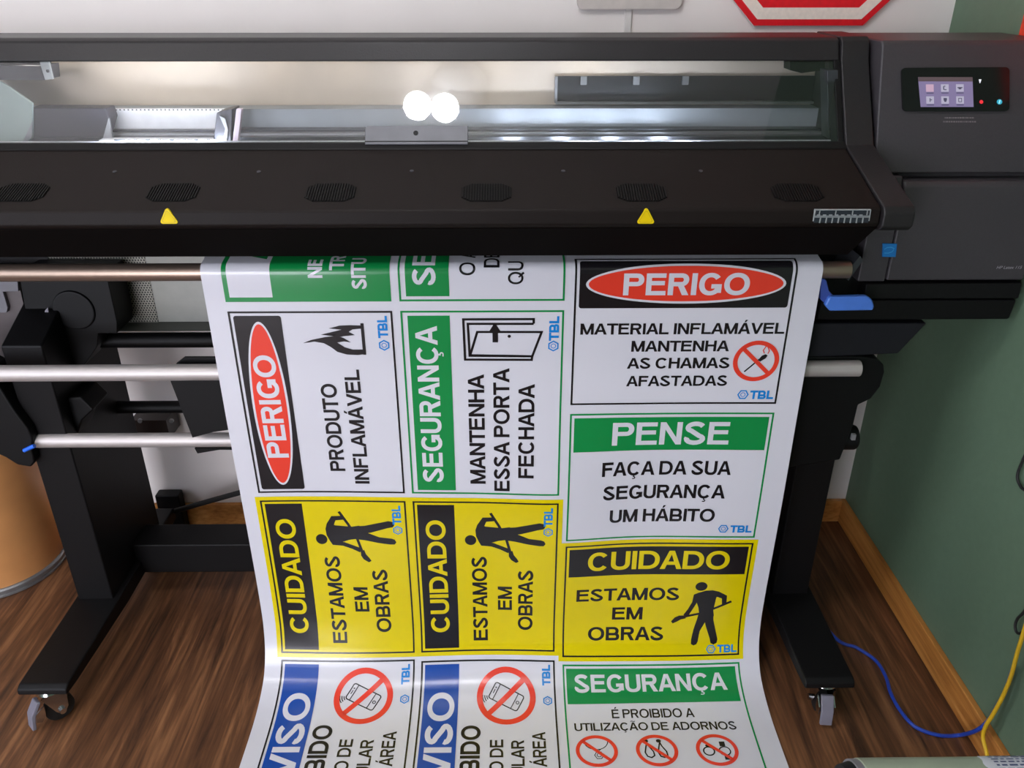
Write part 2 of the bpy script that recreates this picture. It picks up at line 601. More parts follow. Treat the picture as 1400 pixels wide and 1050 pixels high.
# second added window behind the operator, glowing to lift the low dark parts
bm = bmesh.new()
wx0, wx1, wz0, wz1 = -2.25, -1.0, .12, 2.10
for a_, b_, c_, d_ in ((wx0 - .06, wx1 + .06, wz0 - .06, wz0), (wx0 - .06, wx1 + .06, wz1, wz1 + .06), (wx0 - .06, wx0, wz0, wz1), (wx1, wx1 + .06, wz0, wz1), ((wx0 + wx1) / 2 - .025, (wx0 + wx1) / 2 + .025, wz0, wz1)):
    add_box(bm, a_, b_, YF, YF + .03, c_, d_)
win2 = link('fill_window_2', bm, M_WHITEPL)
win2['kind'] = 'structure'
box('window_fill_light', wx0, wx1, YF, YF + .008, wz0, wz1, emission_mat('front_fill_glow', (238, 238, 250), FRONT_FILL_STRENGTH), win2)

# ceiling lamp with two bare bulbs on a round rose, above the operator
def ceiling_lamp(loc):
    t = empty('ceiling_lamp', loc)
    tag(t, 'white round ceiling lamp with two bare bulbs above the printer front', 'lamp')
    bm = bmesh.new()
    lathe(bm, [(0.03, -0.045), (0.085, -0.03), (0.105, -0.012), (0.105, 0.0)], loc)
    link('ceiling_rose', bm, M_WHITEPL, t, smooth=True, angle=50)
    glow = emission_mat('lamp_bulb_glow', (250, 250, 255), BULB_STRENGTH)
    for dx, dz in ((-0.05, -0.125), (-0.15, -0.11)):
        c = Vector(loc) + Vector((dx, -0.01, dz))
        bm = bmesh.new()
        bmesh.ops.create_uvsphere(bm, u_segments=24, v_segments=14, radius=0.05, matrix=Matrix.Translation(c))
        b = link('bulb', bm, glow, t, smooth=True, angle=180)
        cyl('bulb_socket', Vector(loc) + Vector((dx * .4, 0, -0.025)), c + Vector((-dx * .12, 0.002, .046)), 0.018, M_WHITEPL, b, seg=16)
    return t
ceiling_lamp((-0.16, 0.785, ZC))

# unseen tube light added further left, to brighten that side
def tube_fill_light(loc):
    t = empty('tube_fill_light', loc)
    tag(t, 'unseen added twin tube ceiling fill light over the left side of the room', 'lamp')
    x, y, z = loc
    box('tube_housing', x - .36, x + .36, y - .07, y + .07, z - .05, z, M_WHITEPL, t, 0.006)
    glow = emission_mat('tube_fill_glow', (255, 250, 248), TUBE_FILL_STRENGTH)
    for dy in (-0.04, 0.04):
        cyl('tube', (x - .34, y + dy, z - .07), (x + .34, y + dy, z - .07), 0.02, glow, t, seg=16)
    return t
tube_fill_light((-1.40, 0.30, ZC))

# ------------------------------------------------------------------ the printer
PR = empty('wide_format_printer', (-0.13, 1.6, 0))
tag(PR, 'dark grey wide format printer on castored stand feeding out a printed vinyl sheet', 'printer')
XE = -1.55            # left end of the machine, outside the frame
XS, XR = 0.624, 0.676  # seam and outer edge of the right end cap

# back shell and upper lid
prism_x('rear_shell', [(1.78, 1.378), (1.80, 1.36), (1.80, 0.86), (1.77, 0.86), (1.77, 1.355), (1.77, 1.378)], XE, 0.99, M_PLASTIC, PR)
lid = prism_x('lid_frame', [(1.636, 1.376), (1.648, 1.382), (1.77, 1.382), (1.77, 1.362), (1.65, 1.362), (1.640, 1.343), (1.620, 1.343)], XE, XS - .001, M_PLASTIC, PR, 0.004)
# clear window leaning forward between lid and hood
Wt, Wb = Vector((0, 1.622, 1.343)), Vector((0, 1.532, 1.208))
wdir = (Wt - Wb).normalized()
wn = Vector((0, -wdir.z, wdir.y))
bm = bmesh.new()
q0, q1 = Wb + wn * 0.0, Wt + wn * 0.0
add_extrude(bm, [(XE + .03, q0.y, q0.z), (XE + .03, q1.y, q1.z), (0.612, q1.y, q1.z), (0.612, q0.y, q0.z)],
            [(XE + .03, q0.y + .003, q0.z), (XE + .03, q1.y + .003, q1.z), (0.612, q1.y + .003, q1.z), (0.612, q0.y + .003, q0.z)])
link('window_pane', bm, M_GLASS, PR)
# right window jamb
prism_x('window_jamb', [(1.648, 1.345), (1.620, 1.345), (1.531, 1.207), (1.57, 1.207)], 0.612, XS - .001, M_BLACK, PR, 0.001)

# hood: lip under the window, slope with grilles, short front face, undercut
HP_T, HP_B = Vector((0, 1.528, 1.2065)), Vector((0, 1.336, 1.1455))
hdir = (HP_T - HP_B).normalized()
hn = Vector((0, -hdir.z, hdir.y))
hood = prism_x('hood', [(1.545, 1.2115), (1.532, 1.2115), (1.524, 1.2052), (1.336, 1.1455), (1.331, 1.141), (1.329, 1.119), (1.334, 1.113),
                        (1.428, 1.036), (1.432, 1.032), (1.440, 1.032), (1.444, 1.050), (1.48, 1.10), (1.75, 1.10), (1.75, 1.19), (1.56, 1.19)], XE, XS - .0015, M_HOOD, PR, 0.003)
prism_x('hood_underside_shade', [(1.3345, 1.1115), (1.4280, 1.0345), (1.4276, 1.0340), (1.3340, 1.1110)], XE, XS - .002, mat('underside_shade_black', (17, 14, 13), .85, spec=.03), hood)  # thin sheet added over the undercut, near-black to carry its shade in the colour
def on_hood(px, py):
    return on_plane(px, py, HP_B, hn)
# narrow dark gap line at the top of the slope
prism_x('hood_top_strip', [(1.545, 1.2125), (1.531, 1.2135), (1.519, 1.2063), (1.5165, 1.2040), (1.535, 1.2040)], XE, XS - .0015, M_BLACK, hood)

# six vent grilles on the slope
def grille(px):
    c = on_hood(px, 263.5)
    bm = bmesh.new()
    w, h = 0.042, 0.028
    ring = [(-w, -h * .55), (-w * .62, -h), (w * .62, -h), (w, -h * .55), (w, h * .55), (w * .62, h), (-w * .62, h), (-w, h * .55)]
    lift = hn * 0.0006
    pts = [c + Vector((a, 0, 0)) + hdir * b + lift for a, b in ring]
    add_extrude(bm, pts, [p - hn * .004 for p in pts])
    g = link('vent_grille', bm, M_GRILLE, PR)
    bm = bmesh.new()
    for k in range(19):
        a = -w + (k + .5) * 2 * w / 19
        hh = h * (1 - .45 * max(0, (abs(a) / w - .62) / .38)) - .001
        p = c + Vector((a, 0, 0)) + lift
        e = .0011
        base = [p + Vector((-e, 0, 0)) - hdir * hh, p + Vector((e, 0, 0)) - hdir * hh, p + Vector((e, 0, 0)) + hdir * hh, p + Vector((-e, 0, 0)) + hdir * hh]
        add_extrude(bm, base, [q + hn * .0016 for q in base])
    link('slats', bm, mat('grille_slat', (15, 13, 12), 0.6, spec=.15), g)
for gx in (30, 237, 452, 665, 877, 1090):
    grille(gx)
# small screws on the slope
for sx, sy in ((157, 235), (354, 235), (563, 234), (770, 234), (958, 234)):
    p = on_hood(sx, sy)
    cyl('screw', p - hn * .002, p + hn * .0012, 0.0035, M_DARKSTEEL, PR, seg=14)

# warning triangles on the front face
fc0 = Vector((0, 1.3288, 1.13))
fn = Vector((0, -1, 0.09)).normalized()
def warn(px):
    c = on_plane(px, 298.0, Vector((0, 1.3300, 1.13)), Vector((0, -1, -.09)).normalized())
    s = 0.0155
    def tri(k, off):
        pts = []
        for a0 in (90, 210, 330):
            cx, cz = math.cos(math.radians(a0)) * s * k * .78, math.sin(math.radians(a0)) * s * k * .78
            for da in (-50, -17, 17, 50):
                a = math.radians(a0 + da)
                pts.append(Vector((c.x + cx + math.cos(a) * s * .22 * k, c.y - off + (cz) * -.0, c.z + cz + math.sin(a) * s * .22 * k)))
        return pts
    bm = bmesh.new()
    add_extrude(bm, [p + Vector((0, -.0012, 0)) for p in tri(1.0, 0)], [p + Vector((0, .003, 0)) for p in tri(1.0, 0)])
    t = link('warning_triangle', bm, M_YELLOW, PR)
    bm = bmesh.new()
    a = [p + Vector((0, -.0015, 0)) for p in tri(.78, 0)]
    b = [p + Vector((0, -.0015, 0)) for p in tri(.70, 0)]
    va = [bm.verts.new(p) for p in a]; vb = [bm.verts.new(p) for p in b]
    for i in range(len(va)):
        bm.faces.new((va[i], va[(i + 1) % len(va)], vb[(i + 1) % len(va)], vb[i]))
    link('triangle_line', bm, M_YELLOWD, t)
warn(230.5)
warn(883)

# pictogram label at the right end of the front face
def grid_label():
    P0, nn = Vector((0, 1.3296, 1.13)), Vector((0, -1, -.09)).normalized()
    Q = [on_plane(*p, P0, nn) for p in ((1114, 286.5), (1191, 286.5), (1188, 305), (1110, 305))]
    def uv(u, v, off=.0008):
        a = Q[0].lerp(Q[1], u); b = Q[3].lerp(Q[2], u)
        return a.lerp(b, v) + nn * off
    bm = bmesh.new()
    add_extrude(bm, [uv(0, 0), uv(1, 0), uv(1, 1), uv(0, 1)], [uv(0, 0, -.003), uv(1, 0, -.003), uv(1, 1, -.003), uv(0, 1, -.003)])
    lab = link('pictogram_label', bm, mat('label_pale_grey', (150, 155, 155), 0.5), PR)
    bm = bmesh.new()
    def cell(u0, v0, u1, v1, off=.0011):
        bm.faces.new([bm.verts.new(uv(*q, off)) for q in ((u0, v0), (u1, v0), (u1, v1), (u0, v1))])
    cell(.02, .05, .98, .42)
    cell(.02, .58, .98, .95)
    cell(.02, .44, .98, .46); cell(.02, .53, .98, .55)
    link('label_cells', bm, mat('label_navy', (28, 36, 44), 0.5), lab)
    bm = bmesh.new()
    for k in range(1, 9):
        cell(.02 + k * .107 - .012, .56, .02 + k * .107 + .012, .97, .0014)
    for k in (1, 5.2, 9.6, 13.4):
        cell(.02 + k * .068 - .008, .06, .02 + k * .068 + .012, .40, .0014)
    for k in range(8):
        cell(.05 + k * .107, .34, .11 + k * .107, .42, .0014)
    link('label_rules', bm, MATS['label_pale_grey'], lab)
grid_label()

# right end cap of the hood and lid
prism_x('end_cap', [(1.77, 1.384), (1.640, 1.384), (1.628, 1.376), (1.617, 1.345), (1.526, 1.2085), (1.330, 1.148), (1.322, 1.138), (1.322, 1.115), (1.332, 1.107),
                    (1.42, 1.085), (1.50, 1.085), (1.77, 1.085)], XS, XR, M_PLASTIC, PR, 0.003)

# right control module
mod = prism_x('control_module', [(1.79, 1.380), (1.60, 1.380), (1.592, 1.374), (1.5225, 1.162), (1.5225, 1.158), (1.545, 1.156), (1.545, 0.87), (1.79, 0.87)], 0.684, 1.004, M_MODULE, PR, 0.004)
MP0 = Vector((0, 1.5225, 1.162))
mdir = (Vector((0, 1.592, 1.374)) - MP0).normalized()
mn = Vector((0, -mdir.z, mdir.y))
def on_mod(px, py):
    return on_plane(px, py, MP0, mn)
# lower front door with a finger recess under the upper cover
prism_x('front_door', [(1.546, 1.148), (1.512, 1.146), (1.506, 1.138), (1.500, 1.10), (1.498, 0.958), (1.546, 0.955)], 0.738, 1.004, M_MODULE, PR, 0.004)
prism_x('door_side_panel', [(1.546, 1.154), (1.518, 1.154), (1.503, 1.10), (1.501, 0.955), (1.546, 0.955)], 0.684, 0.737, M_MODULE, PR, 0.003)
prism_x('lower_trim', [(1.60, 0.953), (1.497, 0.952), (1.495, 0.921), (1.60, 0.919)], 0.700, 1.004, M_LEG, PR, 0.003)
prism_x('base_tray', [(1.78, 0.918), (1.499, 0.917), (1.505, 0.874), (1.53, 0.866), (1.78, 0.86)], 0.62, 1.004, M_LEG, PR, 0.004)
prism_y('beam_end', xz([(1100, 442), (1268, 442), (1228, 484), (1100, 490)], 1.515), 1.515, 1.75, mat('blue_black_paint', (26, 26, 31), .5, spec=.25), PR, 0.004)
prism_y('side_filler', xz([(1100, 352), (1196, 312), (1192, 406), (1100, 446)], 1.53), 1.53, 1.77, M_BLACK, PR, 0.003)

# control panel
def panel():
    def pt(u, v, off):
        a = Qp[0].lerp(Qp[1], u); b = Qp[3].lerp(Qp[2], u)
        return a.lerp(b, v) + mn * off
    Qp = [on_mod(*p) for p in ((1231, 93.5), (1378, 92.5), (1378, 152.5), (1233, 152.5))]
    def rounded(r, off):
        out = []
        for (cu, cv, a0) in ((1 - r * .45, r, 270), (1 - r * .45, 1 - r, 0), (r * .45, 1 - r, 90), (r * .45, r, 180)):
            for k in range(5):
                a = math.radians(a0 + 22.5 * k)
                out.append(pt(cu + r * .45 * math.cos(a), cv + r * math.sin(a), off))
        return out
    bm = bmesh.new()
    add_extrude(bm, rounded(.09, .0045), rounded(.09, -.004))
    pan = link('control_panel', bm, mat('gloss_black_panel', (10, 9, 11), 0.12), PR)
    def quad(name, pts, m, parent, off):
        bm_ = bmesh.new()
        bm_.faces.new([bm_.verts.new(pt(u, v, off)) for u, v in pts])
        return link(name, bm_, m, parent)
    scr = quad('screen', [(.148, .215), (.655, .225), (.662, .905), (.165, .905)], emission_mat('screen_lavender', (156, 140, 192), .5), pan, .0050)
    quad('screen_bar', [(.148, .215), (.655, .225), (.656, .325), (.150, .315)], emission_mat('screen_bar_glow', (110, 84, 92), .4), scr, .0053)
    white = emission_mat('screen_icon_glow', (205, 200, 226), .6)
    pink = emission_mat('screen_icon_pink', (226, 186, 214), .6)
    dark = emission_mat('screen_icon_dark', (80, 76, 120), .4)
    bmw, bmd = bmesh.new(), bmesh.new()
    def cell(b_, u0, v0, u1, v1, off, mi=0):
        f = b_.faces.new([b_.verts.new(pt(u, v, off)) for u, v in ((u0, v0), (u1, v0), (u1, v1), (u0, v1))])
        f.material_index = mi
    for i, u in enumerate((.255, .395, .535)):
        for j, v in enumerate((.47, .745)):
            cell(bmw, u - .036, v - .085, u + .036, v + .085, .0053, 1 if (i, j) == (0, 0) else 0)
            cell(bmd, u - .034, v + .105, u + .034, v + .125, .0055)
    cell(bmd, .378, .43, .388, .51, .0056); cell(bmd, .388, .50, .410, .52, .0056); cell(bmd, .385, .42, .400, .44, .0056)
    cell(bmd, .512, .45, .558, .475, .0056); cell(bmd, .522, .475, .548, .50, .0056)
    cell(bmd, .380, .70, .412, .76, .0056); cell(bmd, .386, .76, .406, .79, .0056)
    cell(bmd, .250, .70, .258, .79, .0056); cell(bmd, .258, .73, .272, .75, .0056)
    for a, b_ in ((.520, .70), (.520, .78)):
        cell(bmd, a, b_, a + .03, b_ + .015, .0056)
    cell(bmd, .518, .70, .524, .79, .0056); cell(bmd, .546, .70, .552, .79, .0056)
    link('screen_icons', bmw, [white, pink], scr)
    link('icon_glyphs', bmd, dark, scr)
    def disc(name, u, v, ru, rv, m):
        bm_ = bmesh.new()
        bm_.faces.new([bm_.verts.new(pt(u + ru * math.cos(a), v + rv * math.sin(a), .0052)) for a in [math.pi * 2 * k / 18 for k in range(18)]])
        return link(name, bm_, m, pan)
    disc('red_light', .735, .79, .018, .045, emission_mat('red_light_glow', (235, 20, 40), .9))
    d = disc('power_light', .905, .79, .026, .060, emission_mat('cyan_light_glow', (20, 170, 200), .8))
    quad('power_mark', [(.895, .83), (.903, .75), (.915, .74), (.907, .83)], emission_mat('cyan_mark_glow', (170, 245, 255), .9), d, .0055)
    quad('arrow_light', [(.712, .275), (.738, .275), (.726, .36), (.720, .36)], emission_mat('white_mark_glow', (215, 215, 225), 1.2), pan, .0052)
    # two faint lines of print under the panel
    bm_ = bmesh.new()
    random.seed(3)
    for row, (v, u0, u1) in enumerate(((1.13, .40, .68), (1.22, .385, .70))):
        u = u0
        while u < u1:
            w_ = random.choice((.008, .014, .02))
            cell(bm_, u, v, min(u + w_, u1), v + .035, .0008)
            u += w_ + .005
    link('small_print', bm_, mat('faint_print_grey', (112, 106, 108), 0.5), PR)
panel()

# maker's name at the right of the door and the square blue sticker
bm = bmesh.new()
o_ = at(1362, 367.5, 1.4975)
add_text(bm, 'HP Latex 115', o_ + Vector((0, -.0004, 0)), Vector((1, 0, 0)), Vector((.22, 0, 1)), at(1396, 367, 1.4975).x - o_.x, .0058, .01)
link('name_lettering', bm, mat('name_print_grey', (150, 148, 152), 0.4), PR)
Qs = xz([(1207, 333), (1226, 333), (1224, 351), (1206, 351)], 1.500)
st = prism_y('energy_sticker', Qs, 1.4985, 1.503, mat('sticker_blue', (18, 108, 176), 0.4), PR)
bm = bmesh.new()
def swoosh(pts, w, y):
    p2 = [Vector((*p, 0)) for p in pts]
    L, R_ = [], []
    for i, p in enumerate(p2):
        d = (p2[min(i + 1, len(p2) - 1)] - p2[max(i - 1, 0)]).normalized()
        n_ = Vector((-d.y, d.x, 0)) * w
        L.append(p + n_); R_.append(p - n_)
    for i in range(len(p2) - 1):
        bm.faces.new([bm.verts.new((q.x, y, q.y)) for q in (L[i], L[i + 1], R_[i + 1], R_[i])])
swoosh(xz([(1209, 341), (1213, 338.5), (1218, 338), (1223, 340)], 1.4982), .0008, 1.4982)
swoosh(xz([(1209, 346), (1215, 346), (1220, 344), (1222, 341)], 1.4982), .0008, 1.4982)
link('sticker_mark', bm, mat('sticker_pale_blue', (60, 150, 205), 0.4), st)

# ------------------------------------------------------------------ inside the print bay
box('bay_back_plate', XE, 0.632, 1.742, 1.748, 1.19, 1.356, M_BEIGE, PR)
bm = bmesh.new()
sl = xz([(760, 104), (1150, 104), (1150, 139), (760, 139)], 1.738)
add_box(bm, sl[0][0], .63, 1.735, 1.741, sl[2][1], sl[0][1])
slot = link('bay_slot', bm, mat('bay_slot_dark_steel', (62, 64, 66), 0.3, 0.7), PR)
box('slot_lip', sl[0][0], .63, 1.722, 1.741, sl[2][1] - .002, sl[2][1] + .0025, M_STEEL2, slot)
box('slot_edge', sl[0][0] - .002, sl[0][0] + .003, 1.724, 1.741, sl[2][1], sl[0][1], M_STEEL2, slot)
for k in (798, 870, 937):
    p = at(k, 110, 1.732)
    box('slot_glint', p.x - .006, p.x + .006, 1.728, 1.736, p.z - .008, p.z + .008, M_STEEL2, slot)  # small steel pieces added in place of lamp reflections streaking the slot
def zy(py, Y):
    return at(700, py, Y).z
def strip(name, y0, y1, Y, depth, m, x0=XE, x1=.63, bevel=0.0):
    return box(name, x0, x1, Y, Y + depth, zy(y1, Y), zy(y0, Y), m, PR, bevel)
strip('carriage_beam', 148.5, 179, 1.690, .05, mat('carriage_beam_grey', (156, 164, 170), 0.46, 0.25, vary=.03))
strip('guide_rail', 177, 182, 1.66, .03, M_DARKSTEEL)
strip('guide_rail', 181.5, 187.5, 1.645, .03, M_STEEL2)
strip('guide_rail', 187, 192.5, 1.625, .03, M_DARKSTEEL)
strip('platen', 192.5, 203, 1.575, .006, mat('platen_white', (190, 194, 200), 0.35))
# carriage and its lit maintenance side at the left
prism_y('carriage', xz([(40, 147.5), (144, 148), (149, 162), (141, 190.5), (40, 190.5)], 1.628), 1.628, 1.67, mat('carriage_charcoal', (44, 42, 50), .5, vary=.12, scale=40), PR, 0.002)
prism_y('carriage_flap', xz([(148, 162), (154, 190), (149, 196), (131, 197), (141, 188)], 1.620), 1.620, 1.626, M_STEEL2, PR)
wp = prism_y('service_panel', xz([(140, 149), (316, 149), (316, 190.5), (140, 190.5)], 1.675), 1.675, 1.685, M_WHITEPL, PR)
bm = bmesh.new()
for k in range(29):
    c = at(147.5 + k * 5.6, 150.2, 1.6745)
    bm.faces.new([bm.verts.new((c.x + .0018 * math.cos(a), c.y, c.z + .0014 * math.sin(a))) for a in [math.pi / 4 * j for j in range(8)]])
link('panel_holes', bm, M_DARKSTEEL, wp)
cp = prism_y('cleaning_comb', xz([(135, 191.5), (292, 191.5), (292, 200), (135, 200)], 1.600), 1.600, 1.64, M_WHITEPL, PR)
bm = bmesh.new()
for k, w in ((163, 7), (185, 2), (202, 3), (218, 2), (235, 3), (252, 2), (268, 2.5), (285, 2)):
    a, b = at(k - w, 190.6, 1.599), at(k + w, 193.2, 1.599)
    add_box(bm, a.x, b.x, 1.5985, 1.601, b.z, a.z)
link('comb_slots', bm, M_DARKSTEEL, cp)
a, b = at(191, 194.5, 1.598), at(218, 197, 1.598)
box('comb_tag', a.x, b.x, 1.597, 1.601, b.z, a.z, mat('violet_tag', (84, 84, 150), .4), cp)
prism_y('carriage_side', xz([(296, 154), (310, 150), (318, 149), (316, 196), (291, 196)], 1.612), 1.612, 1.66, mat('smoke_grey_plastic', (46, 46, 52), .4), PR, .002)
prism_y('carriage_side_rib', xz([(300, 158), (308, 162), (312, 178), (309, 196), (305, 196), (308, 176)], 1.609), 1.608, 1.612, M_STEEL2, PR)
prism_y('white_cover_strip', xz([(323, 149), (330.5, 149), (325, 198), (320, 199.5), (317.5, 198)], 1.585), 1.585, 1.597, mat('pinkish_white_plastic', (236, 222, 236), .35), PR, .001)
hx = prism_y('carriage_end_cover', xz([(-60, 100), (0, 111), (12, 118), (44.5, 141), (44.5, 188), (33, 197), (-60, 197)], 1.622), 1.622, 1.628, M_GREENGREY, PR, .002)
prism_y('cover_facet', xz([(44, 166), (44, 188), (33, 196.5), (31, 195)], 1.621), 1.6205, 1.6225, M_STEEL2, hx)
prism_y('corner_bracket', xz([(-60, 90), (60, 90), (62, 109.5), (-60, 109.5)], 1.642), 1.642, 1.70, MATS['carriage_charcoal'], PR)
prism_y('bracket_clip', xz([(54.5, 84), (67, 84), (73, 108), (62, 109.5)], 1.636), 1.634, 1.640, mat('clip_grey', (168, 172, 172), .4), PR, .001)
p = at(65, 97, 1.632)
cyl('clip_screw', p, p + Vector((0, .003, 0)), .003, M_CHROME, PR, seg=12)
prism_y('bay_left_wall', xz([(-60, 84), (56, 84), (56, 91), (-60, 91)], 1.66), 1.66, 1.70, M_BLACK, PR)
# bay lamps: a dim row under the lid, brighter ones in the gutter behind the hood edge
led = emission_mat('bay_lamp_glow', (255, 248, 238), LED_STRENGTH)
led2 = emission_mat('gutter_lamp_glow', (228, 238, 255), LED_STRENGTH * 6)
for px in (60, 150, 215, 280, 370, 470, 570, 680, 798):
    x = at(px, 120, 1.70).x
    box('bay_lamp', x - .014, x + .014, 1.664, 1.678, 1.349, 1.356, led, PR)
for px in (150, 190, 230, 270, 800, 870, 937):
    x = at(px, 200, 1.56).x
    box('gutter_lamp', x - .012, x + .012, 1.550, 1.560, 1.193, 1.2005, led2, PR)
for px in (170, 210, 250, 290, 700, 770, 840, 910):
    x = at(px, 196, 1.59).x
    box('rail_lamp', x - .012, x + .012, 1.586, 1.594, 1.193, 1.2010, led2, PR)
# hardware at the right end of the bay
prism_y('hinge_block', xz([(1080, 84), (1128, 84), (1128, 96), (1096, 100), (1080, 96)], 1.66), 1.66, 1.70, M_BLACK, PR, .001)
prism_y('bay_right_post', xz([(1131, 96), (1146, 96), (1146, 190), (1133, 190)], 1.60), 1.60, 1.64, M_DARKSTEEL, PR, .001)
p = at(1099, 197, 1.556)
cyl('white_roller_end', p + Vector((-.01, 0, -.004)), p + Vector((.012, 0, -.004)), .0085, M_WHITEPL, PR, seg=18)
# latch plate on the window
c0, c1 = on_plane(499, 174.5, Wb, wn), on_plane(640, 199.5, Wb, wn)
def wpt(x, t, off):
    return Vector((x, 0, 0)) + Wb + wdir * t + wn * off
t0 = (c1 - Wb).dot(wdir); t1 = (c0 - Wb).dot(wdir)
xa, xb = on_plane(500, 188, Wb, wn).x, on_plane(640, 188, Wb, wn).x
bm = bmesh.new()
add_extrude(bm, [wpt(xa, t0, .008), wpt(xa, t1 - .003, .008), wpt(xa + .004, t1, .008), wpt(xb, t1, .008), wpt(xb, t0, .008)],
            [wpt(xa, t0, .001), wpt(xa, t1 - .003, .001), wpt(xa + .004, t1, .001), wpt(xb, t1, .001), wpt(xb, t0, .001)])
la = link('window_latch', bm, mat('latch_grey', (92, 92, 97), .45, .1), PR, .0012)
bm = bmesh.new()
add_extrude(bm, [wpt(xa, t0 + .0045, .0086), wpt(xa, t0 + .0062, .0086), wpt(xb, t0 + .0062, .0086), wpt(xb, t0 + .0045, .0086)],
            [wpt(xa, t0 + .0045, .0078), wpt(xa, t0 + .0062, .0078), wpt(xb, t0 + .0062, .0078), wpt(xb, t0 + .0045, .0078)])
link('latch_groove', bm, M_BLACK, la)
p = on_plane(568.5, 182, Wb + wn * .008, wn)
bm = bmesh.new()
add_cyl(bm, p, p + wn * .001, .0045, seg=18)
link('latch_hole', bm, M_BLACK, la, smooth=True)
bm = bmesh.new()
add_cyl(bm, p + Vector((.0006, 0, -.0008)) + wn * .0004, p + Vector((.0006, 0, -.0008)) + wn * .0014, .0027, seg=14)
link('latch_pin', bm, M_CHROME, la, smooth=True)

# ------------------------------------------------------------------ output side: bars, brackets, spindles
def bar(name, pl, pr, Y, r, m=M_STEEL):
    a, b = at(*pl, Y), at(*pr, Y)
    return cyl(name, a, b, r, m, PR, bevel=.0015)
a = at(0, 371, 1.468)
cyl('roller_bar', (-1.45, 1.468, .9905), (0.648, 1.468, .9912), .0165, mat('warm_aluminium', (160, 140, 126), .36, .85, vary=.05, scale=8, stretch=(1, 60, 60)), PR)
bB = bar('tension_bar', (-160, 511.5), (1175, 503.5), 1.500, .0168)
bC = bar('tension_bar', (38, 602.3), (1127, 597.5), 1.560, .0160)
prism_y('bar_end_bracket', xz([(1158, 372), (1176, 350), (1180, 356), (1160, 384)], 1.46), 1.46, 1.53, M_DARKSTEEL, PR)
# right side: bracket of the bars, knob, lever
prism_y('bar_bracket', xz([(1070, 487), (1176, 487), (1198, 490), (1208, 498), (1209, 508), (1203, 528), (1190, 545), (1173, 553), (1166, 582), (1148, 628), (1070, 640)], 1.515), 1.512, 1.60, M_BLACK, PR, .004)
p = at(1126, 597.8, 1.545); q = at(1170, 597.6, 1.545)
cyl('bar_knob', p, q, .0275, M_BLACK, PR, bevel=.006)
p = at(1163, 592, 1.53)
box('knob_window', p.x - .004, p.x + .005, 1.512, 1.52, p.z - .008, p.z + .006, mat('grey_tab', (120, 120, 122), .4), PR, .001)
bl = prism_y('feed_lever', xz([(1134, 406), (1186, 405), (1193, 410), (1196, 419), (1194, 425), (1135, 426), (1128, 418)], 1.444), 1.444, 1.458, M_BLUELEVER, PR, .004)
prism_y('lever_stem', xz([(1122, 380), (1130, 383), (1134, 398), (1142, 407), (1132, 418), (1122, 410)], 1.452), 1.4521, 1.466, mat('blue_lever_dark', (52, 74, 150), .4), bl, .002)
# left arm at the end of the lower bar
prism_y('bar_arm', xz([(-70, 480), (-12, 508), (0, 530), (20, 562), (38, 586), (44, 600), (44, 618), (47, 632), (42, 639), (24, 636), (8, 626), (-10, 618), (-70, 620)], 1.535), 1.535, 1.60, M_BLACK, PR, .004)
a, b = at(33, 616, 1.530), at(47, 609.5, 1.530)
cyl('blue_cap_pin', a, b, .0045, mat('bright_blue_cap', (36, 104, 225), .4), PR, seg=12)
# black flap between the bars, partly behind the sheet
prism_y('media_flap', xz([(232, 519), (240, 498), (251, 489.5), (420, 489.5), (430, 588), (312, 588), (291, 591), (263, 598.5)], 1.522), 1.522, 1.532, M_BLACK, PR, .001)
prism_y('flap_shelf', xz([(266, 613), (420, 612), (420, 616), (300, 615), (270, 620)], 1.585), 1.585, 1.62, M_BLACK, PR)
# rear sheets and spindles seen under the hood
pz = xz([(146, 372), (207, 372), (217, 440), (160, 440)], 1.752)
box('perforated_sheet', pz[0][0] - .12, pz[2][0], 1.750, 1.754, pz[2][1], pz[0][1] + .1, M_PERF, PR)
box('rear_sheet', pz[2][0] - .006, .66, 1.752, 1.756, pz[2][1], pz[0][1] + .1, M_GREYSHEET, PR)
a = at(200, 446, 1.75)
box('rear_sheet_flange', -1.0, .66, 1.70, 1.756, at(200, 453, 1.70).z, at(200, 440, 1.752).z - .0005, mat('flange_olive_grey', (74, 76, 68), .5), PR, .001)
z1 = at(200, 465, 1.72).z
cyl('media_spindle', (-1.05, 1.72, z1), (.66, 1.72, z1), .0175, M_BLACK, PR, bevel=.001)
z2 = at(200, 556.5, 1.80).z
cyl('lower_spindle', (-1.02, 1.80, z2), (.70, 1.80, z2), .0155, M_BLACK, PR, bevel=.001)
prism_y('spindle_hub', xz([(25, 372), (145, 372), (160, 440), (160, 456), (134, 456), (133, 474), (117, 497), (115, 500), (26, 500), (28, 472), (52, 458), (48, 452), (26, 453), (36, 440), (34, 422)], 1.66), 1.66, 1.745, M_BLACK, PR, .002)
p = at(100, 425, 1.655)
cyl('hub_flange', p, p + Vector((0, .02, 0)), .045, M_BLACK, PR, bevel=.004)
prism_y('hub_flange_edge', xz([(62, 424), (66, 420), (68, 436), (71, 452), (63, 450), (60, 440)], 1.652), 1.650, 1.654, mat('pale_grey_edge', (130, 126, 136), .4), PR)
prism_y('side_plate', xz([(-70, 372), (22, 372), (33, 420), (35, 438), (24, 455), (30, 470), (26, 500), (-70, 500)], 1.70), 1.70, 1.75, mat('worn_grey_plate', (88, 80, 80), .5, vary=.25, scale=14), PR)
prism_y('side_plate_cover', xz([(-70, 372), (23, 372), (25, 398.5), (4, 399), (10.5, 421), (9, 427.5), (-70, 428)], 1.69), 1.69, 1.70, mat('mid_grey_plate', (118, 116, 122), .45), PR, .001)
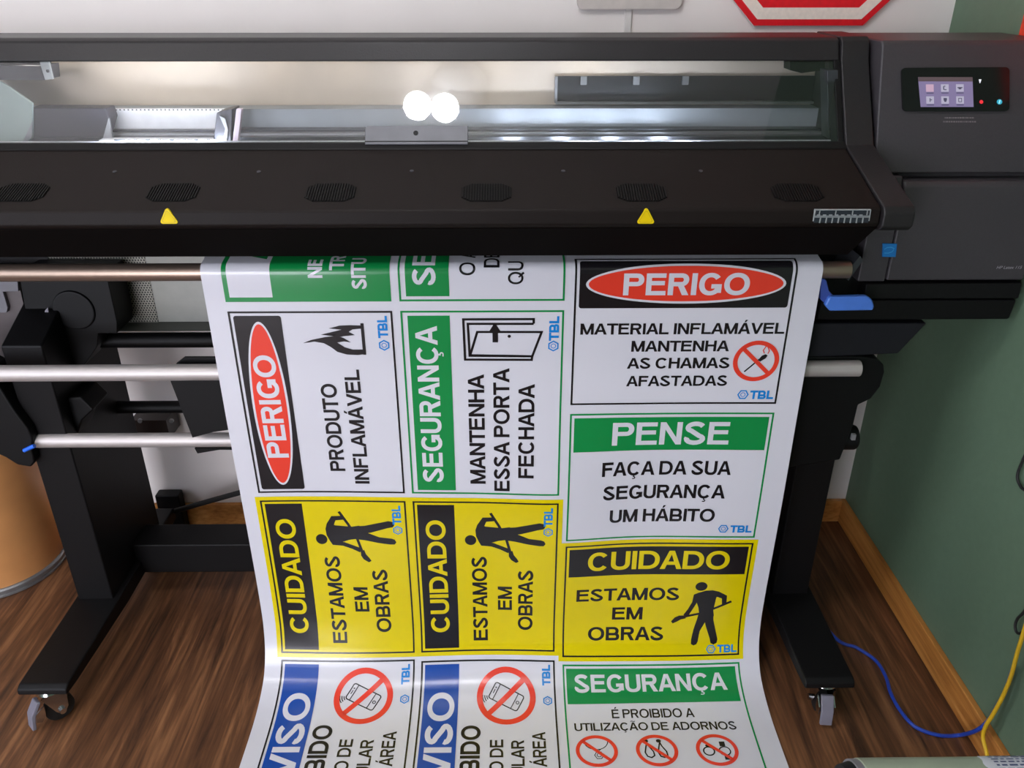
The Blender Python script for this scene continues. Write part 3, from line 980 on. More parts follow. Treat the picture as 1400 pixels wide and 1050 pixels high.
prism_y('winder_motor', xz([(20, 600), (22, 588), (42, 560), (66, 545), (110, 543), (128, 560), (112, 575), (104, 600)], 1.60), 1.60, 1.68, M_BLACK, PR, .004)
rb = prism_y('rear_bracket', xz([(186, 565), (234, 565), (240, 590), (192, 592)], 1.99), 1.95, 2.028, mat('dark_brown_bracket', (40, 30, 26), .45), PR)
for sx in (191, 234):
    p = at(sx, 576, 1.948)
    cyl('bracket_screw', p, p + Vector((0, .006, 0)), .006, M_STEEL2, rb, seg=14)

# ------------------------------------------------------------------ stand
def leg(x0, x1):
    col = prism_x('upright', [(1.560, .11), (1.560, .80), (1.70, .86), (1.865, .86), (1.865, .11)], x0, x1, M_LEG, PR, .004)
    foot = prism_x('foot', [(1.282, .104), (1.284, .118), (1.296, .124), (1.93, .128), (1.94, .120), (1.94, .088), (1.60, .082), (1.33, .098)], x0 - .008, x1 + .014, M_LEG, PR, .004)
    return foot
leg(-1.040, -.955)
leg(.655, .742)
box('cross_beam', -.956, .656, 1.70, 1.79, .088, .178, M_LEG, PR, .004)
box('upper_cross_beam', -.956, .656, 1.76, 1.80, .80, .86, M_BLACK, PR, .003)

def caster(x, y, turn, lever):
    # swivel caster under a foot: plate, fork, wheel, brake pedal
    top = .101
    R = Matrix.Translation((x, y, 0)) @ Matrix.Rotation(turn, 4, 'Z')
    cst = None
    bm = bmesh.new()
    add_cyl(bm, R @ Vector((0, 0, top)), R @ Vector((0, 0, top - .012)), .021, .027, seg=24)
    cst = link('caster', bm, M_CHROME, PR, smooth=True)
    bm = bmesh.new()
    add_cyl(bm, R @ Vector((-.011, .006, .031)), R @ Vector((.011, .006, .031)), .031, seg=32)
    w = link('wheel', bm, M_RUBBER, cst, .003)
    bm = bmesh.new()
    for s in (-1, 1):
        pts = [(-.026, .086), (.026, .086), (.020, .034), (.012, .022), (.002, .022), (-.006, .034)]
        a_ = [R @ Vector((s * .016, q[0], q[1])) for q in pts]
        b_ = [R @ Vector((s * .0185, q[0], q[1])) for q in pts]
        add_extrude(bm, a_, b_)
        add_cyl(bm, R @ Vector((s * .0185, .006, .031)), R @ Vector((s * .025, .006, .031)), .007, seg=14)
    link('fork', bm, M_CHROME, cst)
    if lever:
        bm = bmesh.new()
        pts = [(-.026, .076), (-.034, .078), (-.052, .050), (-.058, .014), (-.050, .012), (-.044, .046)]
        add_extrude(bm, [R @ Vector((-.013, q[0], q[1])) for q in pts], [R @ Vector((.013, q[0], q[1])) for q in pts])
        link('brake_pedal', bm, M_GREYPED, cst, .002)
        bm = bmesh.new()
        pts = [(-.024, .068), (-.044, .054), (-.046, .034), (-.036, .028), (-.026, .040)]
        for s in (-.018, .0155):
            add_extrude(bm, [R @ Vector((s, q[0], q[1])) for q in pts], [R @ Vector((s + .0025, q[0], q[1])) for q in pts])
        link('brake_bracket', bm, M_CHROME, cst)
caster(-1.000, 1.316, math.radians(-42), True)
caster(.706, 1.320, math.radians(-4), True)
caster(-.992, 1.885, math.radians(150), True)
caster(.705, 1.885, math.radians(200), True)

# ------------------------------------------------------------------ the printed vinyl sheet
def sheet_profile():
    P = [(1.62, 1.038), (1.53, 1.022)]
    cy, cz, r = 1.468, .9915, .019
    for k in range(13):
        a = math.radians(100 + 80 * k / 12)
        P.append((cy + r * math.cos(a), cz + r * math.sin(a)))
    i0 = len(P) - 1
    ctl = [(1.449, .9915), (1.449, .6), (1.449, .25), (1.447, .18), (1.4435, .14), (1.434, .098), (1.419, .064), (1.399, .039), (1.378, .025), (1.352, .015), (1.316, .007), (1.272, .003), (1.15, .003), (.98, .003), (.85, .003)]
    for i in range(len(ctl) - 1):
        p0, p1, p2, p3 = ctl[max(i - 1, 0)], ctl[i], ctl[i + 1], ctl[min(i + 2, len(ctl) - 1)]
        L = math.dist(p1, p2)
        n = max(1, round(L / (.03 if i < 3 else .008)))
        d0, d2 = max(math.dist(p0, p1), 1e-6), max(math.dist(p2, p3), 1e-6)
        m1 = [(p2[j] - p0[j]) / (d0 + L) * L for j in (0, 1)]
        m2 = [(p3[j] - p1[j]) / (L + d2) * L for j in (0, 1)]
        for k in range(1, n + 1):
            t = k / n
            h = (2 * t**3 - 3 * t * t + 1, t**3 - 2 * t * t + t, -2 * t**3 + 3 * t * t, t**3 - t * t)
            P.append(tuple(h[0] * p1[j] + h[1] * m1[j] + h[2] * p2[j] + h[3] * m2[j] for j in (0, 1)))
    S = [0.0]
    for a, b in zip(P, P[1:]):
        S.append(S[-1] + math.dist(a, b))
    off = S[i0] + .0115
    return P, [s - off for s in S]
PROF, SARC = sheet_profile()
SX0, SX1 = -.559, .592
NX = 56
GX = [SX0 + (SX1 - SX0) * i / NX for i in range(NX + 1)]
def sstep(a, b, x):
    t = min(1, max(0, (x - a) / (b - a)))
    return t * t * (3 - 2 * t)
def node(i, j):
    # lattice point of the hanging sheet: the vinyl bulges forward a little between the second and third column
    y, z = PROF[j]
    x, s = GX[i], SARC[j]
    b = .016 * math.exp(-((x - .12) / .13) ** 2) * sstep(.25, .52, s) * (1 - .72 * sstep(.66, .92, s)) * (1 - sstep(1.0, 1.12, s))
    b += .004 * math.sin(x * 9 + s * 5) * sstep(.1, .5, s) * (1 - sstep(.95, 1.1, s))
    return Vector((x, y - b, z))
NODE = [[node(i, j) for j in range(len(PROF))] for i in range(NX + 1)]
import bisect
def on_sheet(x, s, off):
    i = min(max(bisect.bisect_right(GX, x + 1e-9) - 1, 0), NX - 1)
    j = min(max(bisect.bisect_right(SARC, s + 1e-9) - 1, 0), len(SARC) - 2)
    fu = (x - GX[i]) / (GX[i + 1] - GX[i])
    fv = (s - SARC[j]) / (SARC[j + 1] - SARC[j])
    a, b, c, d = NODE[i][j], NODE[i + 1][j], NODE[i + 1][j + 1], NODE[i][j + 1]
    p = (a * (1 - fu) + b * fu) * (1 - fv) + (d * (1 - fu) + c * fu) * fv
    n = ((b - a) * (1 - fv) + (c - d) * fv).cross((d - a) * (1 - fu) + (c - b) * fu)
    n.normalize()
    return p - n * off if n.y > 0 or (abs(n.y) < .02 and n.z < 0) else p + n * off

def vinyl(name, rgb, rough=.2):
    m = bpy.data.materials.new(name)
    m.use_nodes = True
    nt = m.node_tree
    b = nt.nodes['Principled BSDF']
    b.inputs['Base Color'].default_value = srgb(rgb) + (1,)
    tc = nt.nodes.new('ShaderNodeTexCoord')
    mp = nt.nodes.new('ShaderNodeMapping')
    mp.inputs['Scale'].default_value = (1.2, 60, 60)
    nt.links.new(tc.outputs['Object'], mp.inputs['Vector'])
    no = nt.nodes.new('ShaderNodeTexNoise')
    no.inputs['Scale'].default_value = 1.0
    no.inputs['Detail'].default_value = 2
    nt.links.new(mp.outputs['Vector'], no.inputs['Vector'])
    mr = nt.nodes.new('ShaderNodeMapRange')
    mr.inputs[3].default_value = rough - .05
    mr.inputs[4].default_value = rough + .07
    nt.links.new(no.outputs['Fac'], mr.inputs[0])
    nt.links.new(mr.outputs[0], b.inputs['Roughness'])
    bp = nt.nodes.new('ShaderNodeBump')
    bp.inputs['Strength'].default_value = .25
    bp.inputs['Distance'].default_value = .0006
    nt.links.new(no.outputs['Fac'], bp.inputs['Height'])
    nt.links.new(bp.outputs['Normal'], b.inputs['Normal'])
    MATS[name] = m
    return m
V_WHITE = vinyl('gloss_white_vinyl', (212, 211, 219))
V_BLACK = vinyl('print_black', (26, 24, 27))
V_GREEN = vinyl('print_green', (18, 134, 66))
V_RED = vinyl('print_red', (226, 62, 44))
V_YEL = vinyl('print_yellow', (218, 199, 0))
V_BLUE = vinyl('print_blue', (26, 72, 158))
V_CYAN = vinyl('print_light_blue', (24, 128, 205))
INK = [V_WHITE, V_BLACK, V_GREEN, V_RED, V_YEL, V_BLUE, V_CYAN]
W_, K_, G_, R_, Y_, B_, C_ = range(7)

SH = empty('printed_vinyl_sheet', (0.0165, 1.15, 0))
tag(SH, 'glossy white vinyl sheet of printed Portuguese safety signs hanging from printer to floor', 'vinyl sheet')
bm = bmesh.new()
def grid_faces(shift):
    gv = [[bm.verts.new(on_sheet(GX[i], SARC[j], -shift)) for j in range(len(PROF))] for i in range(NX + 1)]
    for i in range(NX):
        for j in range(len(PROF) - 1):
            bm.faces.new((gv[i][j], gv[i + 1][j], gv[i + 1][j + 1], gv[i][j + 1]))
grid_faces(0)
film = link('film', bm, V_WHITE, SH, smooth=True, angle=180)
# back face and cut edges of the vinyl
bm = bmesh.new()
grid_faces(.0006)
for i in (0, NX):
    for j in range(len(PROF) - 1):
        q = [on_sheet(GX[i], SARC[j], 0), on_sheet(GX[i], SARC[j + 1], 0), on_sheet(GX[i], SARC[j + 1], -.0006), on_sheet(GX[i], SARC[j], -.0006)]
        bm.faces.new([bm.verts.new(v) for v in q])
link('film_back', bm, vinyl('matt_film_back', (222, 222, 226), .5), film, smooth=True, angle=180)

class Print:
    """One printed sign: flat ink shapes laid on the sheet. Local u runs along its reading direction, v upwards, in millimetres."""
    U, V = 413.0, 310.0
    def __init__(self, mode, a, s):
        self.mode, self.a, self.s = mode, a, s
        self.bm = {}
        self.lines, self.icon = 0, 0
    def xs(self, u, v):
        if self.mode == 'wide':
            return self.a + u / 1000, self.s + (self.V - v) / 1000
        return self.a - v / 1000, self.s - u / 1000
    def _face(self, part, pts, ink, level):
        if part == 'pictogram':
            part = 'pictogram#%d' % self.icon
        b = self.bm.setdefault(part, bmesh.new())
        vv = []
        for u, v in pts:
            x, s = self.xs(u, v)
            vv.append(b.verts.new((x, s, level)))
        try:
            f = b.faces.new(vv)
        except ValueError:
            return
        f.material_index = ink
    def poly(self, pts, ink, level, part='base'):
        b = bmesh.new()
        f = b.faces.new([b.verts.new((u, v, 0)) for u, v in pts])
        bmesh.ops.triangulate(b, faces=[f])
        for t in b.faces:
            self._face(part, [(q.co.x, q.co.y) for q in t.verts], ink, level)
        b.free()
    def rect(self, u0, v0, u1, v1, ink, level, part='base', r=0):
        if not r:
            return self._face(part, [(u0, v0), (u1, v0), (u1, v1), (u0, v1)], ink, level)
        pts = []
        for cu, cv, a0 in ((u1 - r, v0 + r, 270), (u1 - r, v1 - r, 0), (u0 + r, v1 - r, 90), (u0 + r, v0 + r, 180)):
            for k in range(5):
                a = math.radians(a0 + 22.5 * k)
                pts.append((cu + r * math.cos(a), cv + r * math.sin(a)))
        self._face(part, pts, ink, level)
    def frame(self, u0, v0, u1, v1, w, ink, level, part='base'):
        self.rect(u0, v0, u1, v0 + w, ink, level, part)
        self.rect(u0, v1 - w, u1, v1, ink, level, part)
        self.rect(u0, v0 + w, u0 + w, v1 - w, ink, level, part)
        self.rect(u1 - w, v0 + w, u1, v1 - w, ink, level, part)
    def ellipse(self, cu, cv, ru, rv, ink, level, part='base', n=56):
        self._face(part, [(cu + ru * math.cos(2 * math.pi * k / n), cv + rv * math.sin(2 * math.pi * k / n)) for k in range(n)], ink, level)
    def ring(self, cu, cv, ru, rv, w, ink, level, part='pictogram', n=48, rot=0):
        P = lambda k, q: (cu + (ru - q) * math.cos(rot + 2 * math.pi * k / n), cv + (rv - q) * math.sin(rot + 2 * math.pi * k / n))
        for k in range(n):
            self._face(part, [P(k, 0), P(k + 1, 0), P(k + 1, w), P(k, w)], ink, level)
    def stroke(self, pts, w, ink, level, part='pictogram', closed=False):
        p = [Vector((a, b, 0)) for a, b in pts]
        n = len(p)
        L, Rr = [], []
        for i in range(n):
            if closed:
                d1, d2 = (p[i] - p[i - 1]).normalized(), (p[(i + 1) % n] - p[i]).normalized()
            else:
                d1 = (p[i] - p[max(i - 1, 0)]); d2 = (p[min(i + 1, n - 1)] - p[i])
                d1 = d2 if d1.length < 1e-9 else d1; d2 = d1 if d2.length < 1e-9 else d2
                d1, d2 = d1.normalized(), d2.normalized()
            t = (d1 + d2).normalized()
            nn = Vector((-t.y, t.x, 0)) * (w / 2 / max(.4, t.dot(d1)))
            L.append(p[i] + nn); Rr.append(p[i] - nn)
        for i in range(n if closed else n - 1):
            j = (i + 1) % n
            self._face(part, [L[i][:2], L[j][:2], Rr[j][:2], Rr[i][:2]], ink, level)
    def text(self, body, u0, u1, v0, cap, ink, level, weight=.155, part='lettering', squeeze=.84):
        q, w = text_quads(body, weight)
        if part == 'lettering':
            self.lines += 1
            part = 'lettering#%d' % self.lines
        sx = (u1 - u0) / w if u1 is not None else cap * squeeze
        for i, f in enumerate(q):
            self._face(part, [(u0 + x * sx, v0 + y * cap) for x, y in f], ink, level + .06 * (i % 8))
    def head(self, *a, **k):
        self.text(*a, part='heading_lettering', **k)
    def logo(self, hu, hv, u0, u1, v0, cap=19):
        self.ring(hu, hv, 11.5, 11.5, 2.9, C_, 3, 'logo_mark', 6)
        self.ring(hu, hv, 5.2, 5.2, 1.4, C_, 3, 'logo_mark', 14)
        self.text('TBL', u0, u1, v0, cap, C_, 3, .26, 'logo_lettering')
    def banned(self, cu, cv, ru, rv, w, level, ink=R_):
        self.ring(cu, cv, ru, rv, w, ink, level)
        c = math.sqrt(.5)
        self.stroke([(cu - (ru - w * .6) * c, cv + (rv - w * .6) * c), (cu + (ru - w * .6) * c, cv - (rv - w * .6) * c)], w * .92, ink, level)
    def worker(self, level=2):
        p = 'pictogram'
        self.ellipse(311, 189, 13.5, 12.5, K_, level, p, 24)
        # body, far arm, legs
        self.poly([(296, 166), (306, 171), (322, 177), (338, 178), (350, 173), (354, 166), (348, 156), (345, 120), (348, 104), (340, 96), (330, 100), (318, 99), (313, 110), (310, 128), (302, 150)], K_, level, p)
        self.poly([(312, 112), (334, 98), (328, 84), (318, 62), (315, 36), (312, 29), (305, 26), (299, 30), (299, 40), (303, 66), (309, 92)], K_, level + .1, p)
        self.poly([(326, 104), (346, 114), (348, 92), (356, 60), (361, 40), (359, 31), (352, 27), (345, 31), (342, 44), (330, 80)], K_, level + .2, p)
        self.poly([(338, 178), (352, 174), (372, 162), (373, 140), (363, 136), (361, 154), (346, 160)], K_, level + .3, p)
        self.poly([(296, 166), (306, 160), (304, 140), (290, 108), (282, 102), (277, 108), (286, 124), (294, 144)], K_, level + .3, p)
        self.stroke([(384, 145), (352, 128), (318, 112), (276, 102)], 6, K_, level + .4, p)
        self.poly([(278, 106), (284, 98), (272, 95), (262, 88), (254, 84), (250, 90), (258, 101), (268, 106)], K_, level + .5, p)
    def build(self, name, label):
        objs = {}
        us = [q for q in GX]
        for part in ['base'] + sorted(k for k in self.bm if k != 'base'):
            b = self.bm.get(part)
            if b is None:
                continue
            xs_ = [v.co.x for v in b.verts]; ss = [v.co.y for v in b.verts]
            x0, x1, s0, s1 = min(xs_), max(xs_), min(ss), max(ss)
            for g in GX:
                if x0 < g < x1:
                    bmesh.ops.bisect_plane(b, geom=b.verts[:] + b.edges[:] + b.faces[:], plane_co=(g, 0, 0), plane_no=(1, 0, 0), dist=1e-7)
            for g in SARC:
                if s0 < g < s1:
                    bmesh.ops.bisect_plane(b, geom=b.verts[:] + b.edges[:] + b.faces[:], plane_co=(0, g, 0), plane_no=(0, 1, 0), dist=1e-7)
            for v in b.verts:
                v.co = on_sheet(v.co.x, v.co.y, 0.00055 + .0001 * v.co.z)
            used = sorted({f.material_index for f in b.faces})
            for f in b.faces:
                f.material_index = used.index(f.material_index)
            nm = name if part == 'base' else part.split('#')[0]
            o = link(nm, b, [INK[k] for k in used], objs.get('base', SH), smooth=True, angle=180)
            objs[part] = o
        objs['base']['label'] = label

def plain(p, ink, top=W_, margin=3.8):
    p.frame(0, 0, 413, 310, margin, ink, 1)
def tall(a, s):
    return Print('tall', a, s)

# first column
p = tall(-.211, .0415)
p.rect(0, 0, 413, 310, G_, 0); p.rect(9, 221, 404, 301, W_, 1)
p.text('A', 90, 152, 230, 62, G_, 2, 0.23)
p.text('NE', 47, None, 124, 27, W_, 1, 0.23); p.text('TR', 61, None, 84, 27, W_, 1, 0.23); p.text('SITU', 25, None, 44, 27, W_, 1, 0.23)
p.build('sign_print', 'green sign cut off by the printer above, left column')

p = tall(-.211, .4735)
plain(p, K_); p.rect(9, 211, 404, 301, K_, 1, r=5)
p.ellipse(206, 255, 186, 36, W_, 2); p.ellipse(206, 255, 181, 31.5, R_, 3)
p.head('PERIGO', 88, 322, 234, 43, W_, 4, 0.225)
p.text('PRODUTO', 54, 259, 121, 31, K_, 1, 0.21); p.text('INFLAMÁVEL', 23, 290, 73, 30, K_, 1, 0.21)
p.rect(322, 56, 388, 62, K_, 1.5, 'pictogram')
T = lambda zx, zy: (385 - (zy - 495) * .324, 60 + (1070 - zx) * .30)
for pts in (((1066, 500), (1000, 497), (930, 500), (860, 518), (940, 526), (985, 540), (1010, 525), (1066, 520)),
            ((940, 526), (880, 540), (805, 557), (905, 553), (885, 568), (925, 572), (975, 545), (985, 540)),
            ((975, 545), (925, 560), (930, 572), (950, 568), (1022, 561), (985, 540)),
            ((885, 568), (830, 573), (740, 591), (685, 612), (760, 602), (820, 613), (860, 637), (905, 608), (930, 572)),
            ((930, 572), (905, 590), (905, 608), (950, 602), (992, 608), (950, 580)),
            ((860, 637), (900, 670), (960, 688), (1030, 691), (1072, 686), (1068, 655), (1000, 655), (950, 640), (905, 608))):
    p.poly([T(*q) for q in pts], K_, 1 + .1 * len(pts) / 10, 'pictogram')
p.logo(342, 20, 357, 403, 11)
p.build('sign_print', 'upright black and red PERIGO sign with a flame, left column')

def cuidado_tall(a, lab):
    p = tall(a, .906)
    p.rect(-9.4, -9.2, 422.4, 319.4, Y_, 0); plain(p, K_); p.rect(9, 222, 404, 301, K_, 1)
    p.head('CUIDADO', 50, 364, 243, 42, Y_, 2, 0.215)
    p.text('ESTAMOS', 26, 265, 155, 33, K_, 1, 0.21); p.text('EM', 111, 180, 99, 32, K_, 1, 0.21); p.text('OBRAS', 54, 230, 52, 33, K_, 1, 0.21)
    p.worker(); p.logo(337, 21, 352, 401, 12)
    p.build('sign_print', lab)
cuidado_tall(-.211, 'upright yellow CUIDADO sign, left column')

def aviso(a, lab, s=.9215):
    p = tall(a, s + .413)
    plain(p, K_); p.rect(9, 222, 404, 301, B_, 1)
    p.head('AVISO', 62, 340, 231, 59, W_, 2, 0.215)
    p.text('PROIBIDO', 22, 259, 170, 42, K_, 1, 0.215); p.text('O USO DE', 60, 222, 120, 29, K_, 1, 0.19); p.text('CELULAR', 62, 220, 75, 28, K_, 1, 0.19); p.text('NESTA ÁREA', 38, 241, 28, 29, K_, 1, 0.19)
    c, r = (329, 113), 1.0
    ang = math.radians(-27)
    def q(x, y):
        return (c[0] + (x * math.cos(ang) - y * math.sin(ang)), c[1] + (x * math.sin(ang) + y * math.cos(ang)))
    box_ = lambda x0, y0, x1, y1: [q(x0, y0), q(x1, y0), q(x1, y1), q(x0, y1)]
    rr = []
    for cx, cy, a0 in ((15, -31, 270), (15, 31, 0), (-15, 31, 90), (-15, -31, 180)):
        for k in range(5):
            t = math.radians(a0 + 22.5 * k)
            rr.append(q(cx + 5 * math.cos(t), cy + 5 * math.sin(t)))
    p.stroke(rr, 2.4, K_, 1, closed=True)
    p.stroke([q(-20, 25), q(20, 25)], 2.0, K_, 1); p.stroke([q(-20, -21), q(20, -21)], 2.0, K_, 1)
    p.ring(*q(0, -28.5), 4.2, 4.2, 1.8, K_, 1, n=18)
    p.stroke([q(-6, 30.5), q(4, 30.5)], 1.8, K_, 1); p.ring(*q(9, 30.5), 1.8, 1.8, 1.2, K_, 1, n=10)
    for rad in (11, 16, 21):
        p.stroke([q(-14 - rad * math.cos(t), 30 + rad * math.sin(t)) for t in (.35, .65, .95, 1.25)], 2.0, K_, 1)
    p.banned(c[0], c[1], 68, 67, 13, 2)
    p.logo(322, 19, 357, 403, 11)
    p.build('sign_print', lab)
aviso(-.211, 'upright blue AVISO sign with a barred phone, left column')

# second column
p = tall(.114, .0415)
plain(p, G_); p.rect(10, 216, 404, 297, G_, 1)
p.head('SEGURANÇA', 32, 382, 241, 42, W_, 2, 0.21)
p.text('O  A', 51, None, 167, 29, K_, 1, 0.17); p.text('DE', 65, None, 122, 29, K_, 1, 0.17, squeeze=1.0); p.text('QU', 33, None, 78, 28, K_, 1, 0.17)
p.build('sign_print', 'green edged sign cut off by the printer above, middle column')

p = tall(.114, .4735)
plain(p, G_); p.rect(9, 217, 403, 297, G_, 1)
p.head('SEGURANÇA', 29, 382, 242, 42, W_, 2, 0.215)
p.text('MANTENHA', 26, 279, 154, 32, K_, 1, 0.21); p.text('ESSA PORTA', 9, 292, 104, 32, K_, 1, 0.21); p.text('FECHADA', 42, 257, 54, 32, K_, 1, 0.21)
T = lambda zx, zy: (397 - (zy - 525) * .272, 193 - (zx - 508) * .2508)
p.stroke([T(*q) for q in ((1048, 566), (1048, 532), (514, 532), (520, 842), (1036, 846), (1040, 818), (556, 812), (548, 566), (1048, 568))], 4.6, K_, 1)
p.stroke([T(*q) for q in ((560, 808), (618, 628), (1110, 630), (1040, 818))], 4.6, K_, 1, closed=True)
p.poly([T(*q) for q in ((734, 708), (776, 708), (776, 626), (734, 626))], K_, 2, 'pictogram'); p.poly([T(*q) for q in ((800, 628), (752, 556), (706, 628))], K_, 2.2, 'pictogram')
p.ellipse(*T(862, 662), 3.2, 3.2, K_, 1, 'pictogram', 16)
p.logo(339, 19, 350, 401, 9)
p.build('sign_print', 'upright green SEGURANÇA sign with an open door, middle column')
cuidado_tall(.114, 'upright yellow CUIDADO sign, middle column')
aviso(.114, 'upright blue AVISO sign with a barred phone, middle column', .926)

# third column
p = Print('wide', .132, -.046)
plain(p, K_); p.rect(9, 207, 404, 301, K_, 1, r=5)
p.ellipse(208, 255, 187, 39, W_, 2); p.ellipse(208, 255, 182, 34.5, R_, 3)
p.head('PERIGO', 91, 327, 233, 43, W_, 4, 0.23)
p.text('MATERIAL INFLAMÁVEL', 14, 406, 153, 23, K_, 1, 0.215)
p.text('MANTENHA', 114, 304, 116.5, 23, K_, 1, 0.215); p.text('AS CHAMAS', 108, 309, 80, 23, K_, 1, 0.215); p.text('AFASTADAS', 109, 309, 41, 23, K_, 1, 0.215)
p.stroke([(340, 72), (366, 99)], 3, K_, 1)
p.poly([(364, 98), (370, 107), (377, 110), (381, 107), (378, 101), (368, 94)], K_, 2, 'pictogram')
p.stroke([(374, 112), (371, 118), (376, 128), (380, 124), (383, 117), (381, 111)], 2, R_, 1)
p.banned(360, 95, 45, 44, 9, 3)
p.logo(344, 21, 358, 405, 11)
p.build('sign_print', 'wide black and red PERIGO sign with a barred match, right column')

p = Print('wide', .132, .284)
plain(p, G_); p.rect(9, 222, 404, 300, G_, 1)
p.head('PENSE', 88, 328, 235, 53, W_, 2, 0.21)
p.text('FAÇA DA SUA', 71, 342, 161, 34, K_, 1, 0.215); p.text('SEGURANÇA', 76, 336, 102, 34, K_, 1, 0.215); p.text('UM HÁBITO', 93, 320, 42, 33, K_, 1, 0.215)
p.logo(342, 24, 357, 404, 14)
p.build('sign_print', 'wide green PENSE sign, right column')

p = Print('wide', .132, .6085)
p.rect(-9.2, -9.4, 422.4, 319.4, Y_, .5); plain(p, K_); p.rect(9, 223, 404, 300, K_, 1)
p.head('CUIDADO', 51, 366, 238, 50, Y_, 2, 0.215)
p.text('ESTAMOS', 29, 263, 150, 35, K_, 1, 0.215); p.text('EM', 113, 183, 95, 35, K_, 1, 0.215); p.text('OBRAS', 59, 234, 40, 35, K_, 1, 0.215)
p.worker(); p.logo(346, 16, 361, 407, 7)
p.build('sign_print', 'wide yellow CUIDADO sign, right column')

p = Print('wide', .132, .935)
plain(p, G_); p.rect(8, 220, 402, 301, G_, 1)
p.head('SEGURANÇA', 26, 378, 248, 40, W_, 2, 0.215)
p.text('É PROIBIDO A', 105, 290, 182, 23, K_, 1, 0.18); p.text('UTILIZAÇÃO DE ADORNOS', 19, 376, 149, 21, K_, 1, 0.185)
p.banned(62, 97, 45, 40, 8, 2)
p.stroke([(62 + 26 * math.cos(t), 122 + 22 * math.sin(t)) for t in [math.pi + math.pi * k / 10 for k in range(11)]], 1.6, K_, 1)
p.ring(66, 86, 10.5, 10.5, 1.8, K_, 1, n=6); p.ring(66, 86, 5.5, 5.5, 1.5, K_, 1, n=6); p.stroke([(62, 100), (70, 100), (66, 97)], 1.5, K_, 1, closed=True)
p.icon = 1
p.banned(191, 97, 45, 40, 8, 2)
for s_, x in ((-1, 172), (1, 200)):
    p.ellipse(x - 2, 121, 5.5, 4.5, K_, 1, 'pictogram', 14)
    p.stroke([(x, 118), (x - 4, 104), (x - 7, 92), (x - 3, 82), (x + 5, 79), (x + 12, 84), (x + 11, 94), (x + 3, 108), (x, 118)], 3.0, K_, 1)
p.icon = 2
p.banned(320, 97, 45, 40, 8, 2)
p.ring(302, 94, 13, 12, 3, K_, 1, n=24); p.poly([(296, 108), (300, 104), (306, 105), (308, 110), (302, 114)], K_, 1, 'pictogram')
p.ring(336, 94, 13, 12, 2.6, K_, 1, n=24); p.rect(328, 106, 340, 118, K_, 1.3, 'pictogram'); p.rect(332, 72, 344, 83, K_, 1.3, 'pictogram')
p.build('sign_print', 'wide green SEGURANÇA sign with barred jewellery, right column')

# ------------------------------------------------------------------ other things in the room
# cardboard drum with a metal bottom hoop
dc = (-1.418, 1.858, 0)
D = empty('cardboard_drum', dc)
tag(D, 'tan cardboard drum with metal bottom hoop standing by the left wall leg of the printer', 'drum')
bm = bmesh.new()
lathe(bm, [(.160, .004), (.1655, .012), (.1655, .74), (.158, .745)], dc, 64)
link('drum_body', bm, mat('tan_fibreboard', (232, 166, 104), .42, vary=.06, scale=10, spec=.4), D, smooth=True, angle=40)
bm = bmesh.new()
lathe(bm, [(.166, 0), (.1725, .002), (.1725, .008), (.169, .010), (.1725, .013), (.1725, .022), (.169, .026), (.166, .027)], dc, 64)
link('bottom_hoop', bm, M_STEEL2, D, smooth=True, angle=25)
D['label'] = 'tan cardboard drum with metal bottom hoop standing beside the left leg of the printer'

# octagonal road sign on the back wall
def octagon(cx, cz, ap):
    R_o = ap / math.cos(math.pi / 8)
    return [(cx + R_o * math.cos(math.pi / 8 + k * math.pi / 4), cz + R_o * math.sin(math.pi / 8 + k * math.pi / 4)) for k in range(8)]
oc, oz, ap = .693, 1.379 + .298, .298
M_SRED = mat('sign_red', (222, 24, 38), .35, vary=.08, scale=90)
O_ = prism_y('octagonal_sign', octagon(oc, oz, ap), 2.024, 2.028, M_SRED)
tag(O_, 'red octagonal road sign with white border hanging on the white back wall', 'road sign')
bm = bmesh.new()
a_, b_ = octagon(oc, oz, ap - .013), octagon(oc, oz, ap - .037)
va = [bm.verts.new((x, 2.0235, z)) for x, z in a_]; vb = [bm.verts.new((x, 2.0235, z)) for x, z in b_]
for i in range(8):
    bm.faces.new((va[i], va[(i + 1) % 8], vb[(i + 1) % 8], vb[i]))
link('sign_border', bm, mat('sign_white_band', (238, 226, 214), .4, vary=.05, scale=120), O_)
box('sign_spacer', oc - .1, oc + .1, 2.028, 2.035, oz - .05, oz + .05, M_DARKSTEEL, O_)

# pale grey plate above the printer, centre right
gp = []
x0, x1, zb = .166, .401, 1.413
for cx, cz, a0 in ((x1 - .015, zb + .015, 270), (x1 - .015, zb + .16, 0), (x0 + .015, zb + .16, 90), (x0 + .015, zb + .015, 180)):
    for k in range(5):
        a = math.radians(a0 + 22.5 * k)
        gp.append((cx + .015 * math.cos(a), cz + .015 * math.sin(a)))
o = prism_y('wall_plate', gp, 2.022, 2.030, mat('pale_taupe_plate', (196, 188, 182), .5))
tag(o, 'pale taupe rounded plate on the white back wall left of the red octagonal sign', 'wall plate')

# red plate on the green wall at the right edge
o = box('red_wall_sign', XW - .008, XW, 1.40, 1.742, 1.36, 1.75, mat('poster_red', (225, 62, 30), .45, vary=.25, scale=70))
tag(o, 'orange red sign plate on the green right wall, at the top right corner', 'sign')

